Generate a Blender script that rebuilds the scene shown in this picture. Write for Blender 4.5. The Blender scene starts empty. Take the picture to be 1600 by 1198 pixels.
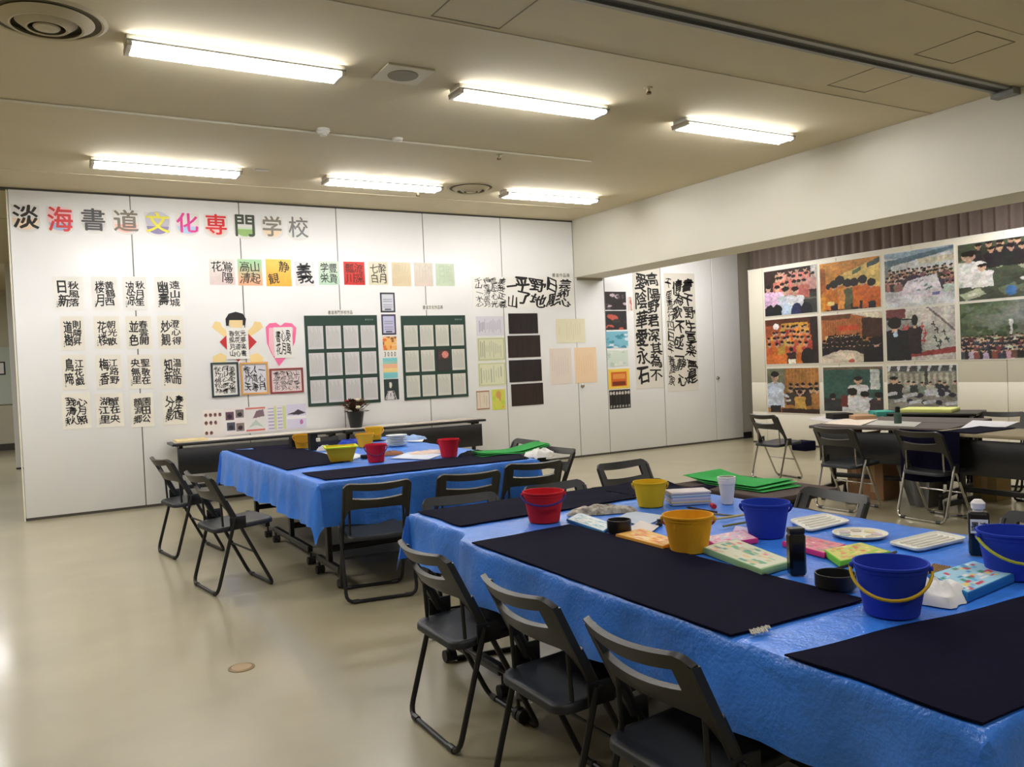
import bpy, math, random
import numpy as np
from mathutils import Vector, Matrix
random.seed(7)
S = bpy.context.scene
COL = S.collection
PI = math.pi
# ---------------------------------------------------------------- camera
H = 1.5; F = 1298.5; YAW, PIT, ROL = 0.529928, 0.0249933, -0.0428757
_f = np.array([math.sin(YAW), math.cos(YAW), 0.0]); _r = np.array([math.cos(YAW), -math.sin(YAW), 0.0]); _u = np.array([0, 0, 1.0])
_f2 = _f*math.cos(PIT) - _u*math.sin(PIT); _u2 = _u*math.cos(PIT) + _f*math.sin(PIT)
CR = _r*math.cos(ROL) + _u2*math.sin(ROL); CU = -_r*math.sin(ROL) + _u2*math.cos(ROL); CF = _f2
CC = np.array([0, 0, H])
cd = bpy.data.cameras.new('camera'); cam = bpy.data.objects.new('camera', cd); COL.objects.link(cam)
cam.matrix_world = Matrix(((CR[0], CU[0], -CF[0], 0), (CR[1], CU[1], -CF[1], 0), (CR[2], CU[2], -CF[2], H), (0, 0, 0, 1)))
cd.sensor_width = 36; cd.lens = F/1600*36; cd.clip_start = 0.05; cd.clip_end = 100
S.camera = cam
# ---------------------------------------------------------------- world, lights, exposure
w = bpy.data.worlds.new('world'); S.world = w; w.use_nodes = True
w.node_tree.nodes['Background'].inputs[0].default_value = (1.0, 0.93, 0.82, 1); w.node_tree.nodes['Background'].inputs[1].default_value = 0.15
S.view_settings.view_transform = 'Standard'; S.view_settings.look = 'None'
S.view_settings.exposure = 0.66; S.view_settings.gamma = 1.0; S.view_settings.use_curve_mapping = False
TUBE = 38.0
AREAS = [((9.0, 9.25, 3.5), 1.4, 36), ((9.3, 5.2, 3.5), 1.4, 40), ((1.3, 1.5, 3.55), 1.4, 14), ((3.6, 1.5, 3.55), 1.4, 12), ((5.9, 1.5, 3.55), 1.4, 12), ((-1.5, 5.7, 3.55), 1.4, 45), ((-1.5, 8.9, 3.55), 1.4, 45),
         ((-1.2, 13, 3.55), 1.4, 40), ((-1.2, 18, 3.55), 1.4, 55), ((0.0, -1.8, 3.55), 1.4, 16), ((3.2, -1.8, 3.55), 1.4, 14)]
for loc, L, p in AREAS:
    ld = bpy.data.lights.new('ceiling_lamp_light', 'AREA'); ld.shape = 'RECTANGLE'; ld.size = L; ld.size_y = 0.2; ld.energy = p; ld.color = (1.0, 0.985, 0.985)
    lo = bpy.data.objects.new('ceiling_lamp_light', ld); lo.location = loc; COL.objects.link(lo)

# ---------------------------------------------------------------- pixel -> plane helper
def at(px, py, ax, v):
    d = CF + CR*(px-800)/F - CU*(py-599)/F
    return CC + d*((v-CC[ax])/d[ax])
def depth(p): return float((np.array(p)-CC) @ CF)
ZT = 0.745
def T(px, py, z=ZT): return at(px, py, 2, z)

# ---------------------------------------------------------------- materials
def lin(c): return tuple((x/12.92 if x <= 0.04045 else ((x+0.055)/1.055)**2.4) for x in c)
def rgb(r, g, b): return lin((r/255, g/255, b/255))
MATS = {}
def mat(name, col, rough=0.5, metal=0.0, noise=0.0, nscale=8.0, bump=0.0, bscale=60.0, spec=0.5, coat=0.0, emis=0.0, trans=0.0, stretch=None, bdist=0.02):
    if name in MATS: return MATS[name]
    m = bpy.data.materials.new(name); m.use_nodes = True; nt = m.node_tree; b = nt.nodes['Principled BSDF']
    b.inputs['Base Color'].default_value = (*col, 1); b.inputs['Roughness'].default_value = rough; b.inputs['Metallic'].default_value = metal
    b.inputs['Specular IOR Level'].default_value = spec; b.inputs['Coat Weight'].default_value = coat
    if trans: b.inputs['Transmission Weight'].default_value = trans
    if emis:
        b.inputs['Emission Color'].default_value = (1.0, 0.985, 0.99, 1); b.inputs['Emission Strength'].default_value = emis
    if noise or bump:
        tc = nt.nodes.new('ShaderNodeTexCoord'); mp = nt.nodes.new('ShaderNodeMapping'); nt.links.new(tc.outputs['Object'], mp.inputs[0])
        if stretch: mp.inputs['Scale'].default_value = stretch
    if noise:
        n = nt.nodes.new('ShaderNodeTexNoise'); n.inputs['Scale'].default_value = nscale; n.inputs['Detail'].default_value = 4; nt.links.new(mp.outputs[0], n.inputs[0])
        r = nt.nodes.new('ShaderNodeValToRGB'); nt.links.new(n.outputs[0], r.inputs[0])
        r.color_ramp.elements[0].position = 0.3; r.color_ramp.elements[1].position = 0.7
        r.color_ramp.elements[0].color = (*[c*(1-noise) for c in col], 1); r.color_ramp.elements[1].color = (*[min(1, c*(1+noise)) for c in col], 1)
        nt.links.new(r.outputs[0], b.inputs['Base Color'])
    if bump:
        n2 = nt.nodes.new('ShaderNodeTexNoise'); n2.inputs['Scale'].default_value = bscale; n2.inputs['Detail'].default_value = 3; nt.links.new(mp.outputs[0], n2.inputs[0])
        bp = nt.nodes.new('ShaderNodeBump'); bp.inputs['Strength'].default_value = bump; bp.inputs['Distance'].default_value = bdist
        nt.links.new(n2.outputs[0], bp.inputs['Height']); nt.links.new(bp.outputs[0], b.inputs['Normal'])
    MATS[name] = m; return m
M_floor = mat('floor_vinyl', rgb(166, 157, 128), 0.32, noise=0.09, nscale=1.6, bump=0.04, bscale=2.5, coat=0.45, spec=0.5)
M_floor.node_tree.nodes['Principled BSDF'].inputs['Coat Roughness'].default_value = 0.13
M_ceil = mat('ceiling_paint', rgb(207, 196, 166), 0.85, noise=0.02, nscale=2)
M_panel = mat('partition_panel', rgb(234, 234, 233), 0.28, noise=0.015, nscale=1.5, bump=0.02, bscale=4)
M_beam = mat('beam_paint', rgb(221, 217, 203), 0.6, noise=0.02, nscale=1.5)
M_wall = mat('wall_paint', rgb(200, 193, 170), 0.75, noise=0.02)
M_seam = mat('seam_rubber', rgb(70, 66, 58), 0.7)
M_gasket = mat('seam_gasket_grey', rgb(112, 108, 98), 0.35)
M_track = mat('aluminium_track', rgb(140, 142, 138), 0.4, metal=0.6)
M_dark = mat('dark_metal', rgb(30, 30, 31), 0.42, metal=0.2)
M_blackpl = mat('black_plastic', rgb(30, 30, 30), 0.4, bump=0.1, bscale=300, bdist=0.002)
M_backpl = mat('backrest_plastic', rgb(42, 41, 38), 0.42, bump=0.1, bscale=250, bdist=0.002)
M_seatpl = mat('seat_plastic', rgb(27, 30, 34), 0.5, bump=0.15, bscale=200, bdist=0.003)
M_chrome = mat('chrome', rgb(190, 188, 182), 0.18, metal=1.0)
M_white = mat('white_enamel', rgb(225, 222, 212), 0.4)
M_tube = mat('fluorescent_tube', (1, 1, 1), 0.5, emis=TUBE)
M_tableblk = mat('table_black', rgb(26, 25, 26), 0.35, noise=0.1)
M_felt = mat('navy_felt', rgb(14, 13, 34), 0.95, noise=0.12, nscale=30, bump=0.25, bscale=500, bdist=0.002, spec=0.08)
M_paper = mat('paper_white', rgb(238, 236, 230), 0.8, noise=0.015)
M_paper2 = mat('paper_cream', rgb(222, 212, 186), 0.8, noise=0.02)
M_ink = mat('ink_black', rgb(22, 21, 22), 0.6)
M_curtain = mat('curtain_cloth', rgb(146, 130, 122), 0.9, noise=0.05, nscale=20)
M_caster = mat('caster_rubber', rgb(38, 34, 32), 0.6)
def tarp():
    m = mat('blue_tarp', rgb(60, 130, 232), 0.30, noise=0.14, nscale=5, bump=0.0, spec=0.5)
    nt = m.node_tree; b = nt.nodes['Principled BSDF']; tc = nt.nodes.new('ShaderNodeTexCoord')
    n = nt.nodes.new('ShaderNodeTexNoise'); n.inputs['Scale'].default_value = 11; n.inputs['Detail'].default_value = 6; n.inputs['Distortion'].default_value = 0.6
    wv = nt.nodes.new('ShaderNodeTexNoise'); wv.inputs['Scale'].default_value = 90
    mx = nt.nodes.new('ShaderNodeMath'); mx.operation = 'MULTIPLY_ADD'; mx.inputs[1].default_value = 0.25
    nt.links.new(tc.outputs['Object'], n.inputs[0]); nt.links.new(tc.outputs['Object'], wv.inputs[0]); nt.links.new(wv.outputs[0], mx.inputs[0]); nt.links.new(n.outputs[0], mx.inputs[2])
    bp = nt.nodes.new('ShaderNodeBump'); bp.inputs['Strength'].default_value = 0.32; bp.inputs['Distance'].default_value = 0.03
    nt.links.new(mx.outputs[0], bp.inputs['Height']); nt.links.new(bp.outputs[0], b.inputs['Normal'])
    return m
M_tarp = tarp()
def pmat():
    m = bpy.data.materials.new('printed_paper'); m.use_nodes = True; nt = m.node_tree; b = nt.nodes['Principled BSDF']; b.inputs['Roughness'].default_value = 0.5
    a = nt.nodes.new('ShaderNodeAttribute'); a.attribute_name = 'Col'; nt.links.new(a.outputs['Color'], b.inputs['Base Color']); return m
M_print = pmat()
def cmat(r, g, b, rough=0.45, **k): return mat('colour_%d_%d_%d_%d' % (r, g, b, int(rough*100)), rgb(r, g, b), rough, **k)

# ---------------------------------------------------------------- mesh builder
class MB:
    def __init__(s): s.v = []; s.f = []; s.c = None
    def add(s, vs, fs):
        o = len(s.v); s.v += [tuple(map(float, v)) for v in vs]; s.f += [tuple(o+i for i in f) for f in fs]; return s
    def box(s, x0, x1, y0, y1, z0, z1):
        return s.add([(x0,y0,z0),(x1,y0,z0),(x1,y1,z0),(x0,y1,z0),(x0,y0,z1),(x1,y0,z1),(x1,y1,z1),(x0,y1,z1)],
                     [(0,3,2,1),(4,5,6,7),(0,1,5,4),(1,2,6,5),(2,3,7,6),(3,0,4,7)])
    def bevbox(s, x0, x1, y0, y1, z0, z1, b=0.004):
        def ring(i, z): return [(x0+i,y0+b+0*i,z),(x0+b,y0+i,z),(x1-b,y0+i,z),(x1-i,y0+b,z),(x1-i,y1-b,z),(x1-b,y1-i,z),(x0+b,y1-i,z),(x0+i,y1-b,z)]
        return s.rings([ring(b*.6, z0), ring(0, z0+b), ring(0, z1-b), ring(b*.6, z1)])
    def rings(s, rs, closed=True, caps=True):
        n = len(rs[0]); vs = [p for r in rs for p in r]; fs = []
        for i in range(len(rs)-1):
            for j in range(n if closed else n-1):
                k = (j+1) % n; fs.append((i*n+j, i*n+k, (i+1)*n+k, (i+1)*n+j))
        if caps: fs.append(tuple(range(n-1, -1, -1))); fs.append(tuple((len(rs)-1)*n+j for j in range(n)))
        return s.add(vs, fs)
    def lathe(s, prof, seg=24, c=(0, 0, 0), caps=True):
        return s.rings([[(c[0]+r*math.cos(2*PI*j/seg), c[1]+r*math.sin(2*PI*j/seg), c[2]+z) for j in range(seg)] for r, z in prof], caps=caps)
    def tube(s, pts, r, seg=8, bend=0.0, caps=True):
        P = [Vector(p) for p in pts]
        if bend:
            Q = [P[0]]
            for i in range(1, len(P)-1):
                a = (P[i-1]-P[i]); c = (P[i+1]-P[i]); l = min(bend, a.length*.45, c.length*.45); A = P[i]+a.normalized()*l; C = P[i]+c.normalized()*l
                for t in (0, .25, .5, .75, 1): Q.append(A*(1-t)**2+P[i]*2*t*(1-t)+C*t*t)
            P = Q+[P[-1]]
        rs = []; up = None
        for i, p in enumerate(P):
            d = ((P[min(i+1, len(P)-1)]-p).normalized()+(p-P[max(i-1, 0)]).normalized()).normalized()
            if up is None: up = Vector((0, 0, 1)) if abs(d.z) < .9 else Vector((1, 0, 0))
            a = d.cross(up).normalized(); up = a.cross(d).normalized()
            rr = r[i] if isinstance(r, (list, tuple)) else r
            rs.append([tuple(p+a*math.cos(2*PI*j/seg)*rr+up*math.sin(2*PI*j/seg)*rr) for j in range(seg)])
        return s.rings(rs, caps=caps)
    def prism(s, outl, z0, z1, b=0.0):
        c = (sum(p[0] for p in outl)/len(outl), sum(p[1] for p in outl)/len(outl))
        def ins(k, z): return [(p[0]+(c[0]-p[0])*k, p[1]+(c[1]-p[1])*k, z) for p in outl]
        if b: return s.rings([ins(b, z0), ins(0, z0+(z1-z0)*.3), ins(0, z1-(z1-z0)*.3), ins(b, z1)])
        return s.rings([ins(0, z0), ins(0, z1)])
    def quadbox(s, q, n, t):
        q = [Vector(p) for p in q]; n = Vector(n)*t
        return s.add([tuple(p) for p in q]+[tuple(p+n) for p in q], [(0,1,2,3),(7,6,5,4),(0,4,5,1),(1,5,6,2),(2,6,7,3),(3,7,4,0)])
    def tgrid(s, P, off, mask=None):
        # thick sheet from a grid of points; mask(i,j) False = hole
        n = len(P); m = len(P[0]); vs = [p for r in P for p in r]; N = n*m
        vs2 = [tuple(a+b for a, b in zip(p, off)) for p in vs]; fs = []; ed = {}
        for i in range(n-1):
            for j in range(m-1):
                if mask and not mask(i, j): continue
                q = (i*m+j, i*m+j+1, (i+1)*m+j+1, (i+1)*m+j); fs.append(q); fs.append(tuple(N+k for k in reversed(q)))
                for k in range(4):
                    a, b = q[k], q[(k+1) % 4]
                    if (b, a) in ed: del ed[(b, a)]
                    else: ed[(a, b)] = 1
        for a, b in ed: fs.append((b, a, a+N, b+N))
        used = sorted({i for f in fs for i in f}); mp = {i: k for k, i in enumerate(used)}; al = vs+vs2
        return s.add([al[i] for i in used], [tuple(mp[i] for i in f) for f in fs])
    def mesh(s, name, m, ang=35):
        me = bpy.data.meshes.new(name); me.from_pydata(s.v, [], s.f); me.validate()
        if m: me.materials.append(m)
        if ang: me.shade_smooth(); me.set_sharp_from_angle(angle=math.radians(ang))
        return me
    def build(s, name, m, parent=None, loc=None, ang=35):
        o = bpy.data.objects.new(name, s.mesh(name, m, ang)); COL.objects.link(o)
        if parent: o.parent = parent
        if loc is not None: o.location = loc
        return o
def tag(o, label=None, cat=None, group=None, kind=None):
    if label: o['label'] = label
    if cat: o['category'] = cat
    if group: o['group'] = group
    if kind: o['kind'] = kind
    return o
def empty(name, loc=(0, 0, 0), rz=0, label=None, cat=None, group=None, kind=None, s=1.0):
    o = bpy.data.objects.new(name, None); COL.objects.link(o); o.location = loc; o.rotation_euler = (0, 0, rz); o.empty_display_size = 0.1; o.scale = (s, s, s)
    return tag(o, label, cat, group, kind)
def dup(root, loc, rz, label, group=None, s=1.0):
    r = root.copy(); COL.objects.link(r); r.location = loc; r.rotation_euler = (0, 0, rz); r.scale = (s, s, s); r['label'] = label
    if group: r['group'] = group
    for ch in list(root.children):
        c = ch.copy(); COL.objects.link(c); c.parent = r
        for g in list(ch.children):
            d = g.copy(); COL.objects.link(d); d.parent = c
    return r
def struct(o, kind='structure'): o['kind'] = kind; return o

# ---------------------------------------------------------------- glyphs
GC = {}
def glyph(ch, off=0.012):
    k = (ch, off)
    if k in GC: return GC[k]
    cu = bpy.data.curves.new('g', 'FONT'); cu.body = ch; cu.size = 1; cu.offset = off; cu.resolution_u = 2
    ob = bpy.data.objects.new('g', cu); COL.objects.link(ob)
    dg = bpy.context.evaluated_depsgraph_get(); me = bpy.data.meshes.new_from_object(ob.evaluated_get(dg))
    v = np.array([p.co[:2] for p in me.vertices]); f = [tuple(p.vertices) for p in me.polygons]
    bpy.data.objects.remove(ob); bpy.data.curves.remove(cu); bpy.data.meshes.remove(me)
    if len(v):
        lo = v.min(0); hi = v.max(0); v = (v-(lo+hi)/2)/max((hi-lo).max(), 1e-6)
    GC[k] = (v, f); return GC[k]
class Plane:   # o origin, r right, u up, n outwards
    def __init__(s, o, r, u, n): s.o, s.r, s.u, s.n = map(lambda a: np.array(a, float), (o, r, u, n))
    def p(s, a, b, d=0.0): return tuple(s.o+s.r*a+s.u*b+s.n*d)
def put(mb, pl, ch, a, b, w, h, d, off=0.012, rot=0.0, sh=0.0, warp=0.0):
    v, f = glyph(ch, 0.0)
    if not len(v): return
    if off > .004:
        rs_ = random.getstate()
        for k, (ox, oy) in enumerate(((-off, 0), (off, 0), (0, off*.8), (0, -off*.8))):
            random.setstate(rs_); put(mb, pl, ch, a+ox*w*.6, b+oy*h*.6, w, h, d-.0003*(k+1)*.5, 0.0, rot, sh, warp)
        random.setstate(rs_)
    x = v[:, 0]*w; y = v[:, 1]*h
    if warp:
        ph = random.random()*6; x = x+warp*w*np.sin(y/h*5+ph); y = y+warp*h*np.sin(x/w*4+ph*2)
    x = x+sh*y; c, sn = math.cos(rot), math.sin(rot)
    mb.add([pl.p(a+xx*c-yy*sn, b+xx*sn+yy*c, d) for xx, yy in zip(x, y)], f)
YW = 10.49
WB = Plane((0, YW, 0), (1, 0, 0), (0, 0, 1), (0, -1, 0))
XB = 10.43
WR = Plane((XB, 0, 0), (0, -1, 0), (0, 0, 1), (-1, 0, 0))
def wr(x0, y0, x1, y1):           # photo rectangle -> (a0,a1,z0,z1) on the back wall
    ym = (y0+y1)/2; xm = (x0+x1)/2
    return at(x0, ym, 1, YW)[0], at(x1, ym, 1, YW)[0], at(xm, y1, 1, YW)[2], at(xm, y0, 1, YW)[2]
def sheet(pl, name, r, m, label=None, cat='calligraphy', group=None, parent=None, t=0.003, d0=0.0, kind=None):
    a0, a1, z0, z1 = r; mb = MB()
    mb.quadbox([pl.p(a0, z0, d0), pl.p(a1, z0, d0), pl.p(a1, z1, d0), pl.p(a0, z1, d0)], pl.n, t)
    o = mb.build(name, m, parent, ang=0)
    if parent is None: tag(o, label, cat, group, kind)
    return o
def painted(pl, name, r, paint, n=(48, 36), t=0.003, d0=0.0, parent=None, quad=None, m=None):
    a0, a1, z0, z1 = r; nx, ny = n; img = np.zeros((ny, nx, 3)); 
    U, V = np.meshgrid(np.linspace(0, 1, nx), np.linspace(0, 1, ny)); img = paint(U, V)
    mb = MB(); vs = []
    for j in range(ny):
        for i in range(nx):
            u, v = i/(nx-1), j/(ny-1)
            if quad is None: vs.append(pl.p(a0+(a1-a0)*u, z0+(z1-z0)*v, d0+t))
            else:
                q = quad; vs.append(tuple((q[0]*(1-u)+q[1]*u)*(1-v)+(q[3]*(1-u)+q[2]*u)*v))
    fs = [(j*nx+i, j*nx+i+1, (j+1)*nx+i+1, (j+1)*nx+i) for j in range(ny-1) for i in range(nx-1)]
    mb.add(vs, fs); me = mb.mesh(name, m or M_print, 0)
    ca = me.color_attributes.new('Col', 'FLOAT_COLOR', 'POINT')
    im = np.clip(img, 0, 1); im = np.where(im <= 0.04045, im/12.92, ((im+0.055)/1.055)**2.4)
    buf = np.ones((ny*nx, 4), dtype=np.float32); buf[:, :3] = im.reshape(-1, 3); ca.data.foreach_set('color', buf.ravel())
    o = bpy.data.objects.new(name, me); COL.objects.link(o)
    if parent: o.parent = parent
    return o
C3 = lambda r, g, b: np.array([r, g, b])/255.0
def fill(U, c): return np.ones(U.shape+(3,))*C3(*c)
def rect(im, U, V, x0, y0, x1, y1, c, a=1.0):
    k = (U >= x0) & (U <= x1) & (V >= y0) & (V <= y1); im[k] = im[k]*(1-a)+C3(*c)*a
def ell(im, U, V, x, y, rx, ry, c, a=1.0):
    k = ((U-x)/rx)**2+((V-y)/ry)**2 <= 1; im[k] = im[k]*(1-a)+C3(*c)*a
def poly(im, U, V, pts, c):
    k = np.zeros(U.shape, bool); n = len(pts)
    for i in range(n):
        x1, y1 = pts[i]; x2, y2 = pts[(i+1) % n]
        if y1 == y2: continue
        k ^= ((V > min(y1, y2)) & (V <= max(y1, y2)) & (U < x1+(V-y1)*(x2-x1)/(y2-y1)))
    im[k] = C3(*c)
def grain(im, a, seed=0):
    r = np.random.RandomState(seed); im += r.uniform(-a, a, im.shape[:2]+(1,)); return im
# ================================================================ THE SETTING
CZ = 3.628
b = MB(); b.box(-6.2, 11.6, -4.2, 22.6, -0.1, 0.0); struct(b.build('floor', M_floor, ang=0))
b = MB(); b.box(-6.2, 11.6, -4.2, 22.6, CZ, CZ+0.1); ceil = struct(b.build('ceiling', M_ceil, ang=0))
b = MB(); b.box(-6.2, -6.0, -4.2, 22.6, 0, CZ); struct(b.build('wall_left', M_wall, ang=0))
b = MB(); b.box(-6.2, 11.6, -4.2, -4.0, 0, CZ); struct(b.build('wall_front', M_wall, ang=0))
b = MB(); b.box(11.3, 11.6, -4.0, 22.4, 0, CZ); struct(b.build('wall_right', M_wall, ang=0))
wf = MB().box(-6.0, 11.3, 22.2, 22.4, 0, CZ).build('wall_far', M_wall, ang=0); struct(wf)
struct(MB().box(-6.0, 11.3, 22.17, 22.2, 0, 0.15).build('baseboard_far', M_seam, ang=0))
# movable partition: track, panels, seams
pw = empty('wall_back', (0, 0, 0), kind='structure')
xs = [-0.06, 1.15, 2.37, 3.60, 4.83, 6.06, 7.33, 7.89, 9.04, 10.17, 10.80]
for i in range(len(xs)-1):
    top = CZ-0.025
    b = MB(); b.bevbox(xs[i]+0.006, xs[i+1]-0.006, YW, YW+0.08, 0.03, top, 0.004)
    b.build('panel', M_panel, pw)
b = MB()
for x in xs[1:-1]: b.box(x-0.006, x+0.006, YW+0.012, YW+0.07, 0.03, CZ-0.03)
b.build('seam_gasket', M_gasket, pw, ang=0)
MB().box(-0.06, 10.85, YW+0.006, YW+0.075, 0.0, 0.03).build('bottom_seal', M_seam, pw, ang=0)
MB().box(-0.4, 10.85, YW+0.01, YW+0.07, CZ-0.028, CZ-0.001).build('top_seal', M_seam, pw, ang=0)
MB().box(-0.075, -0.06, YW-0.004, YW+0.084, 0.0, CZ-0.03).build('edge_post', cmat(225, 220, 200), pw, ang=0)
MB().box(10.80, 11.3, YW+0.02, YW+0.09, 0.0, CZ).build('jamb', mat('jamb_grey', rgb(175, 168, 152), .6), pw, ang=0)
MB().box(10.80, 10.98, YW-0.02, YW+0.02, 0.0, 0.11).build('jamb_base', M_dark, pw, ang=0)
for kx, kz in ((910, 603), (1121, 590.5)):
    p = at(kx, kz, 1, YW); b = MB(); R = Matrix.Rotation(PI/2, 4, 'X')
    b.lathe([(0.03, 0), (0.032, 0.006), (0.022, 0.012), (0.02, 0.03), (0.006, 0.034)], 16); o = b.build('latch_knob', M_chrome, pw, (p[0], YW, p[2])); o.rotation_euler = (PI/2, 0, 0)
# second partition strip seen through the gap, far left
b = MB(); b.bevbox(-0.20, 1.6, 17.0, 17.08, 0.03, CZ-0.03, 0.004); o = b.build('partition_panel', M_panel); tag(o, 'narrow strip of white partition panel standing behind the left edge of the main partition', 'partition')
MB().box(-0.2, 1.6, 17.01, 17.07, 0, 0.03).build('bottom_seal', M_seam, o, ang=0)
# beam
bm = MB(); bm.box(7.33, 7.89, -4.0, YW-0.001, 2.76, CZ-0.001); bo = struct(bm.build('beam', M_beam, ang=0))
MB().box(7.895, 7.93, -4.0, YW-0.001, 2.80, 3.0).build('curtain_track', M_wall, bo, ang=0)
MB().box(7.37, 7.86, YW-0.012, YW-0.002, 2.72, 2.76).build('post_head', mat('jamb_grey', rgb(175, 168, 152), .6), bo, ang=0)
# ceiling joints, tracks, hatches
trim = MB()
for y, x0, x1 in ((4.66, -6, 7.33), (9.62, -6, 7.33), (3.2, 3.0, 7.33), (12.5, -6, 0), (-0.6, -6, 7.33)): trim.box(x0, x1, y-0.012, y+0.012, CZ-0.006, CZ)
trim.build('joint_strip', mat('joint_cream', rgb(205, 196, 170), .7), ceil, ang=0)
b = MB()
b.box(-6, 7.33, 3.875, 3.915, CZ-0.02, CZ); b.box(-6, 7.33, 3.985, 4.02, CZ-0.025, CZ); b.build('track_rail', M_track, ceil, ang=0)
MB().box(-6, 7.33, 3.915, 3.985, CZ-0.006, CZ).build('track_slot', mat('slot_grey', rgb(88, 88, 84), .6), ceil, ang=0)
MB().box(7.22, 7.33, 3.86, 4.05, CZ-0.06, CZ).build('track_end_box', M_track, ceil, ang=0)
def hatch(x0, x1, y0, y1):
    b = MB(); g = 0.008
    for q in ((x0, x1, y0, y0+g), (x0, x1, y1-g, y1), (x0, x0+g, y0, y1), (x1-g, x1, y0, y1)): b.box(*q, CZ-0.003, CZ)
    b.build('access_hatch_frame', mat('hatch_line', rgb(128, 122, 100), .7), ceil, ang=0)
hatch(2.24, 2.72, 4.12, 4.61); hatch(5.70, 6.17, 4.05, 4.50); hatch(5.73, 6.2, 3.29, 3.76)
# ceiling fixtures
def fixture():
    r = empty('ceiling_light', (0, 0, 0), label='', cat='ceiling light', group='surface mounted fluorescent lights on the ceiling')
    MB().bevbox(-0.70, 0.70, -0.085, 0.085, -0.035, 0.0, 0.004).build('housing', M_white, r)
    for sx in (-1, 1):
        b = MB(); b.bevbox(min(sx*0.70, sx*0.668), max(sx*0.70, sx*0.668), -0.105, 0.105, -0.075, -0.036, 0.004)
        b.build('end_socket', mat('socket_grey', rgb(190, 184, 170), .5), r)
    for sy in (-1, 1):
        b = MB(); b.tube([(-0.665, sy*0.072, -0.060), (0.665, sy*0.072, -0.060)], 0.019, 12); b.build('fluorescent_tube', M_tube, r)
        MB().box(-0.70, 0.70, sy*0.105-0.002, sy*0.105+0.002, -0.050, -0.036).build('reflector_edge', M_track, r, ang=0)
    return r
LX = [(1.345, 'leftmost'), (3.64, 'middle'), (5.90, 'rightmost')]; first = None
for yy, row in ((5.70, 'nearer'), (8.90, 'farther')):
    for lx, nm in LX:
        lab = '%s of the three fluorescent lights in the %s row on the ceiling' % (nm, row)
        if first is None: first = fixture(); first.location = (lx, yy, CZ); first['label'] = lab
        else: dup(first, (lx, yy, CZ), 0, lab)
def diffuser(x, y, r, lab):
    e = empty('air_diffuser', (x, y, CZ), label=lab, cat='air vent', group='round air diffusers on the ceiling'); m = mat('diffuser_paint', rgb(196, 186, 158), .6)
    for k, (ro, ri, z0, z1) in enumerate(((1.0, .93, 0, -.012), (.78, .60, -.012, -.05), (.50, .34, -.02, -.06))):
        b = MB(); b.rings([[(r*q*math.cos(2*PI*j/40), r*q*math.sin(2*PI*j/40), z) for j in range(40)] for q, z in ((ro, z0), (ri, z1), (ri-.04, z1+.004), (ro-.1, z0+.0 if k else -.003))], caps=False); b.build('ring', m, e)
    MB().lathe([(r*.22, -.05), (r*.2, -.058), (.01, -.062)], 28).build('centre_disc', m, e)
    MB().lathe([(r*.9, -.001), (r*.9, -.004)], 40).build('duct_opening', mat('duct_dark', rgb(104, 96, 74), .9), e)
diffuser(0.215, 5.58, 0.33, 'large round air diffuser at the top left corner of the ceiling'); diffuser(4.745, 8.88, 0.29, 'small looking round air diffuser between two far ceiling lights')
e = empty('ceiling_speaker', (2.475, 5.60, CZ), label='square white ceiling speaker with round grey grille', cat='speaker')
MB().bevbox(-0.18, 0.18, -0.17, 0.17, -0.014, -0.0, 0.004).build('frame', cmat(212, 204, 180), e); MB().lathe([(0.112, -0.014), (0.108, -0.02), (0.01, -0.022)], 32).build('grille', mat('grille', rgb(150, 143, 125), .7), e)
b = MB(); b.tube([(-6, 7.27, CZ-0.012), (5.35, 7.25, CZ-0.012)], 0.011, 8); tag(b.build('cable_conduit', cmat(206, 200, 180), ang=60), 'long thin cable conduit running across the ceiling between the rows of lights', 'conduit')
def sprinkler(x, y, lab):
    e = empty('sprinkler_head', (x, y, CZ), label=lab, cat='sprinkler', group='sprinkler heads on the ceiling')
    MB().lathe([(0.035, 0), (0.034, -0.006), (0.014, -0.01), (0.012, -0.03)], 16).build('rosette', cmat(200, 190, 160), e); MB().lathe([(0.012, -0.03), (0.022, -0.034), (0.02, -0.05), (0.004, -0.052)], 12).build('nozzle', mat('brass_dark', rgb(110, 90, 60), .4, metal=.7), e)
sprinkler(4.372, 5.13, 'small sprinkler head right of the near middle ceiling light'); sprinkler(4.295, 7.40, 'small sprinkler head just above the conduit'); sprinkler(4.25, 9.33, 'small sprinkler head under the far middle ceiling light')
e = empty('smoke_detector', (2.378, 7.16, CZ), label='white round smoke detector on the cable conduit', cat='smoke detector')
MB().lathe([(0.06, 0), (0.06, -0.022), (0.048, -0.03), (0.045, -0.045)], 24).build('body', M_white, e); MB().lathe([(0.03, -0.045), (0.034, -0.06), (0.01, -0.064)], 16).build('sensor_cage', M_white, e)
b = MB(); b.lathe([(0.05, 0), (0.045, -0.02), (0.01, -0.03)], 20); tag(b.build('motion_sensor', M_white, loc=(3.10, 7.20, CZ)), 'small white dome sensor at the middle of the cable conduit', 'sensor')
b = MB(); b.bevbox(-0.07, 0.07, -0.02, 0.02, -0.012, 0); tag(b.build('ceiling_plate', M_white, loc=(2.254, 8.82, CZ)), 'small flat white plate between the far left and far middle ceiling lights', 'plate')
# floor outlet
e = empty('floor_outlet_cover', (0.885, 4.37, 0), label='round brass floor outlet cover set in the bare floor at left', cat='floor outlet')
MB().lathe([(0.066, 0), (0.066, 0.003), (0.056, 0.005)], 32).build('ring', mat('brass_ring', rgb(120, 98, 60), .4, metal=.6), e); MB().lathe([(0.054, 0.003), (0.05, 0.007), (0.01, 0.007)], 32).build('lid', mat('brass_lid', rgb(166, 142, 104), .45, metal=.3), e)
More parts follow.
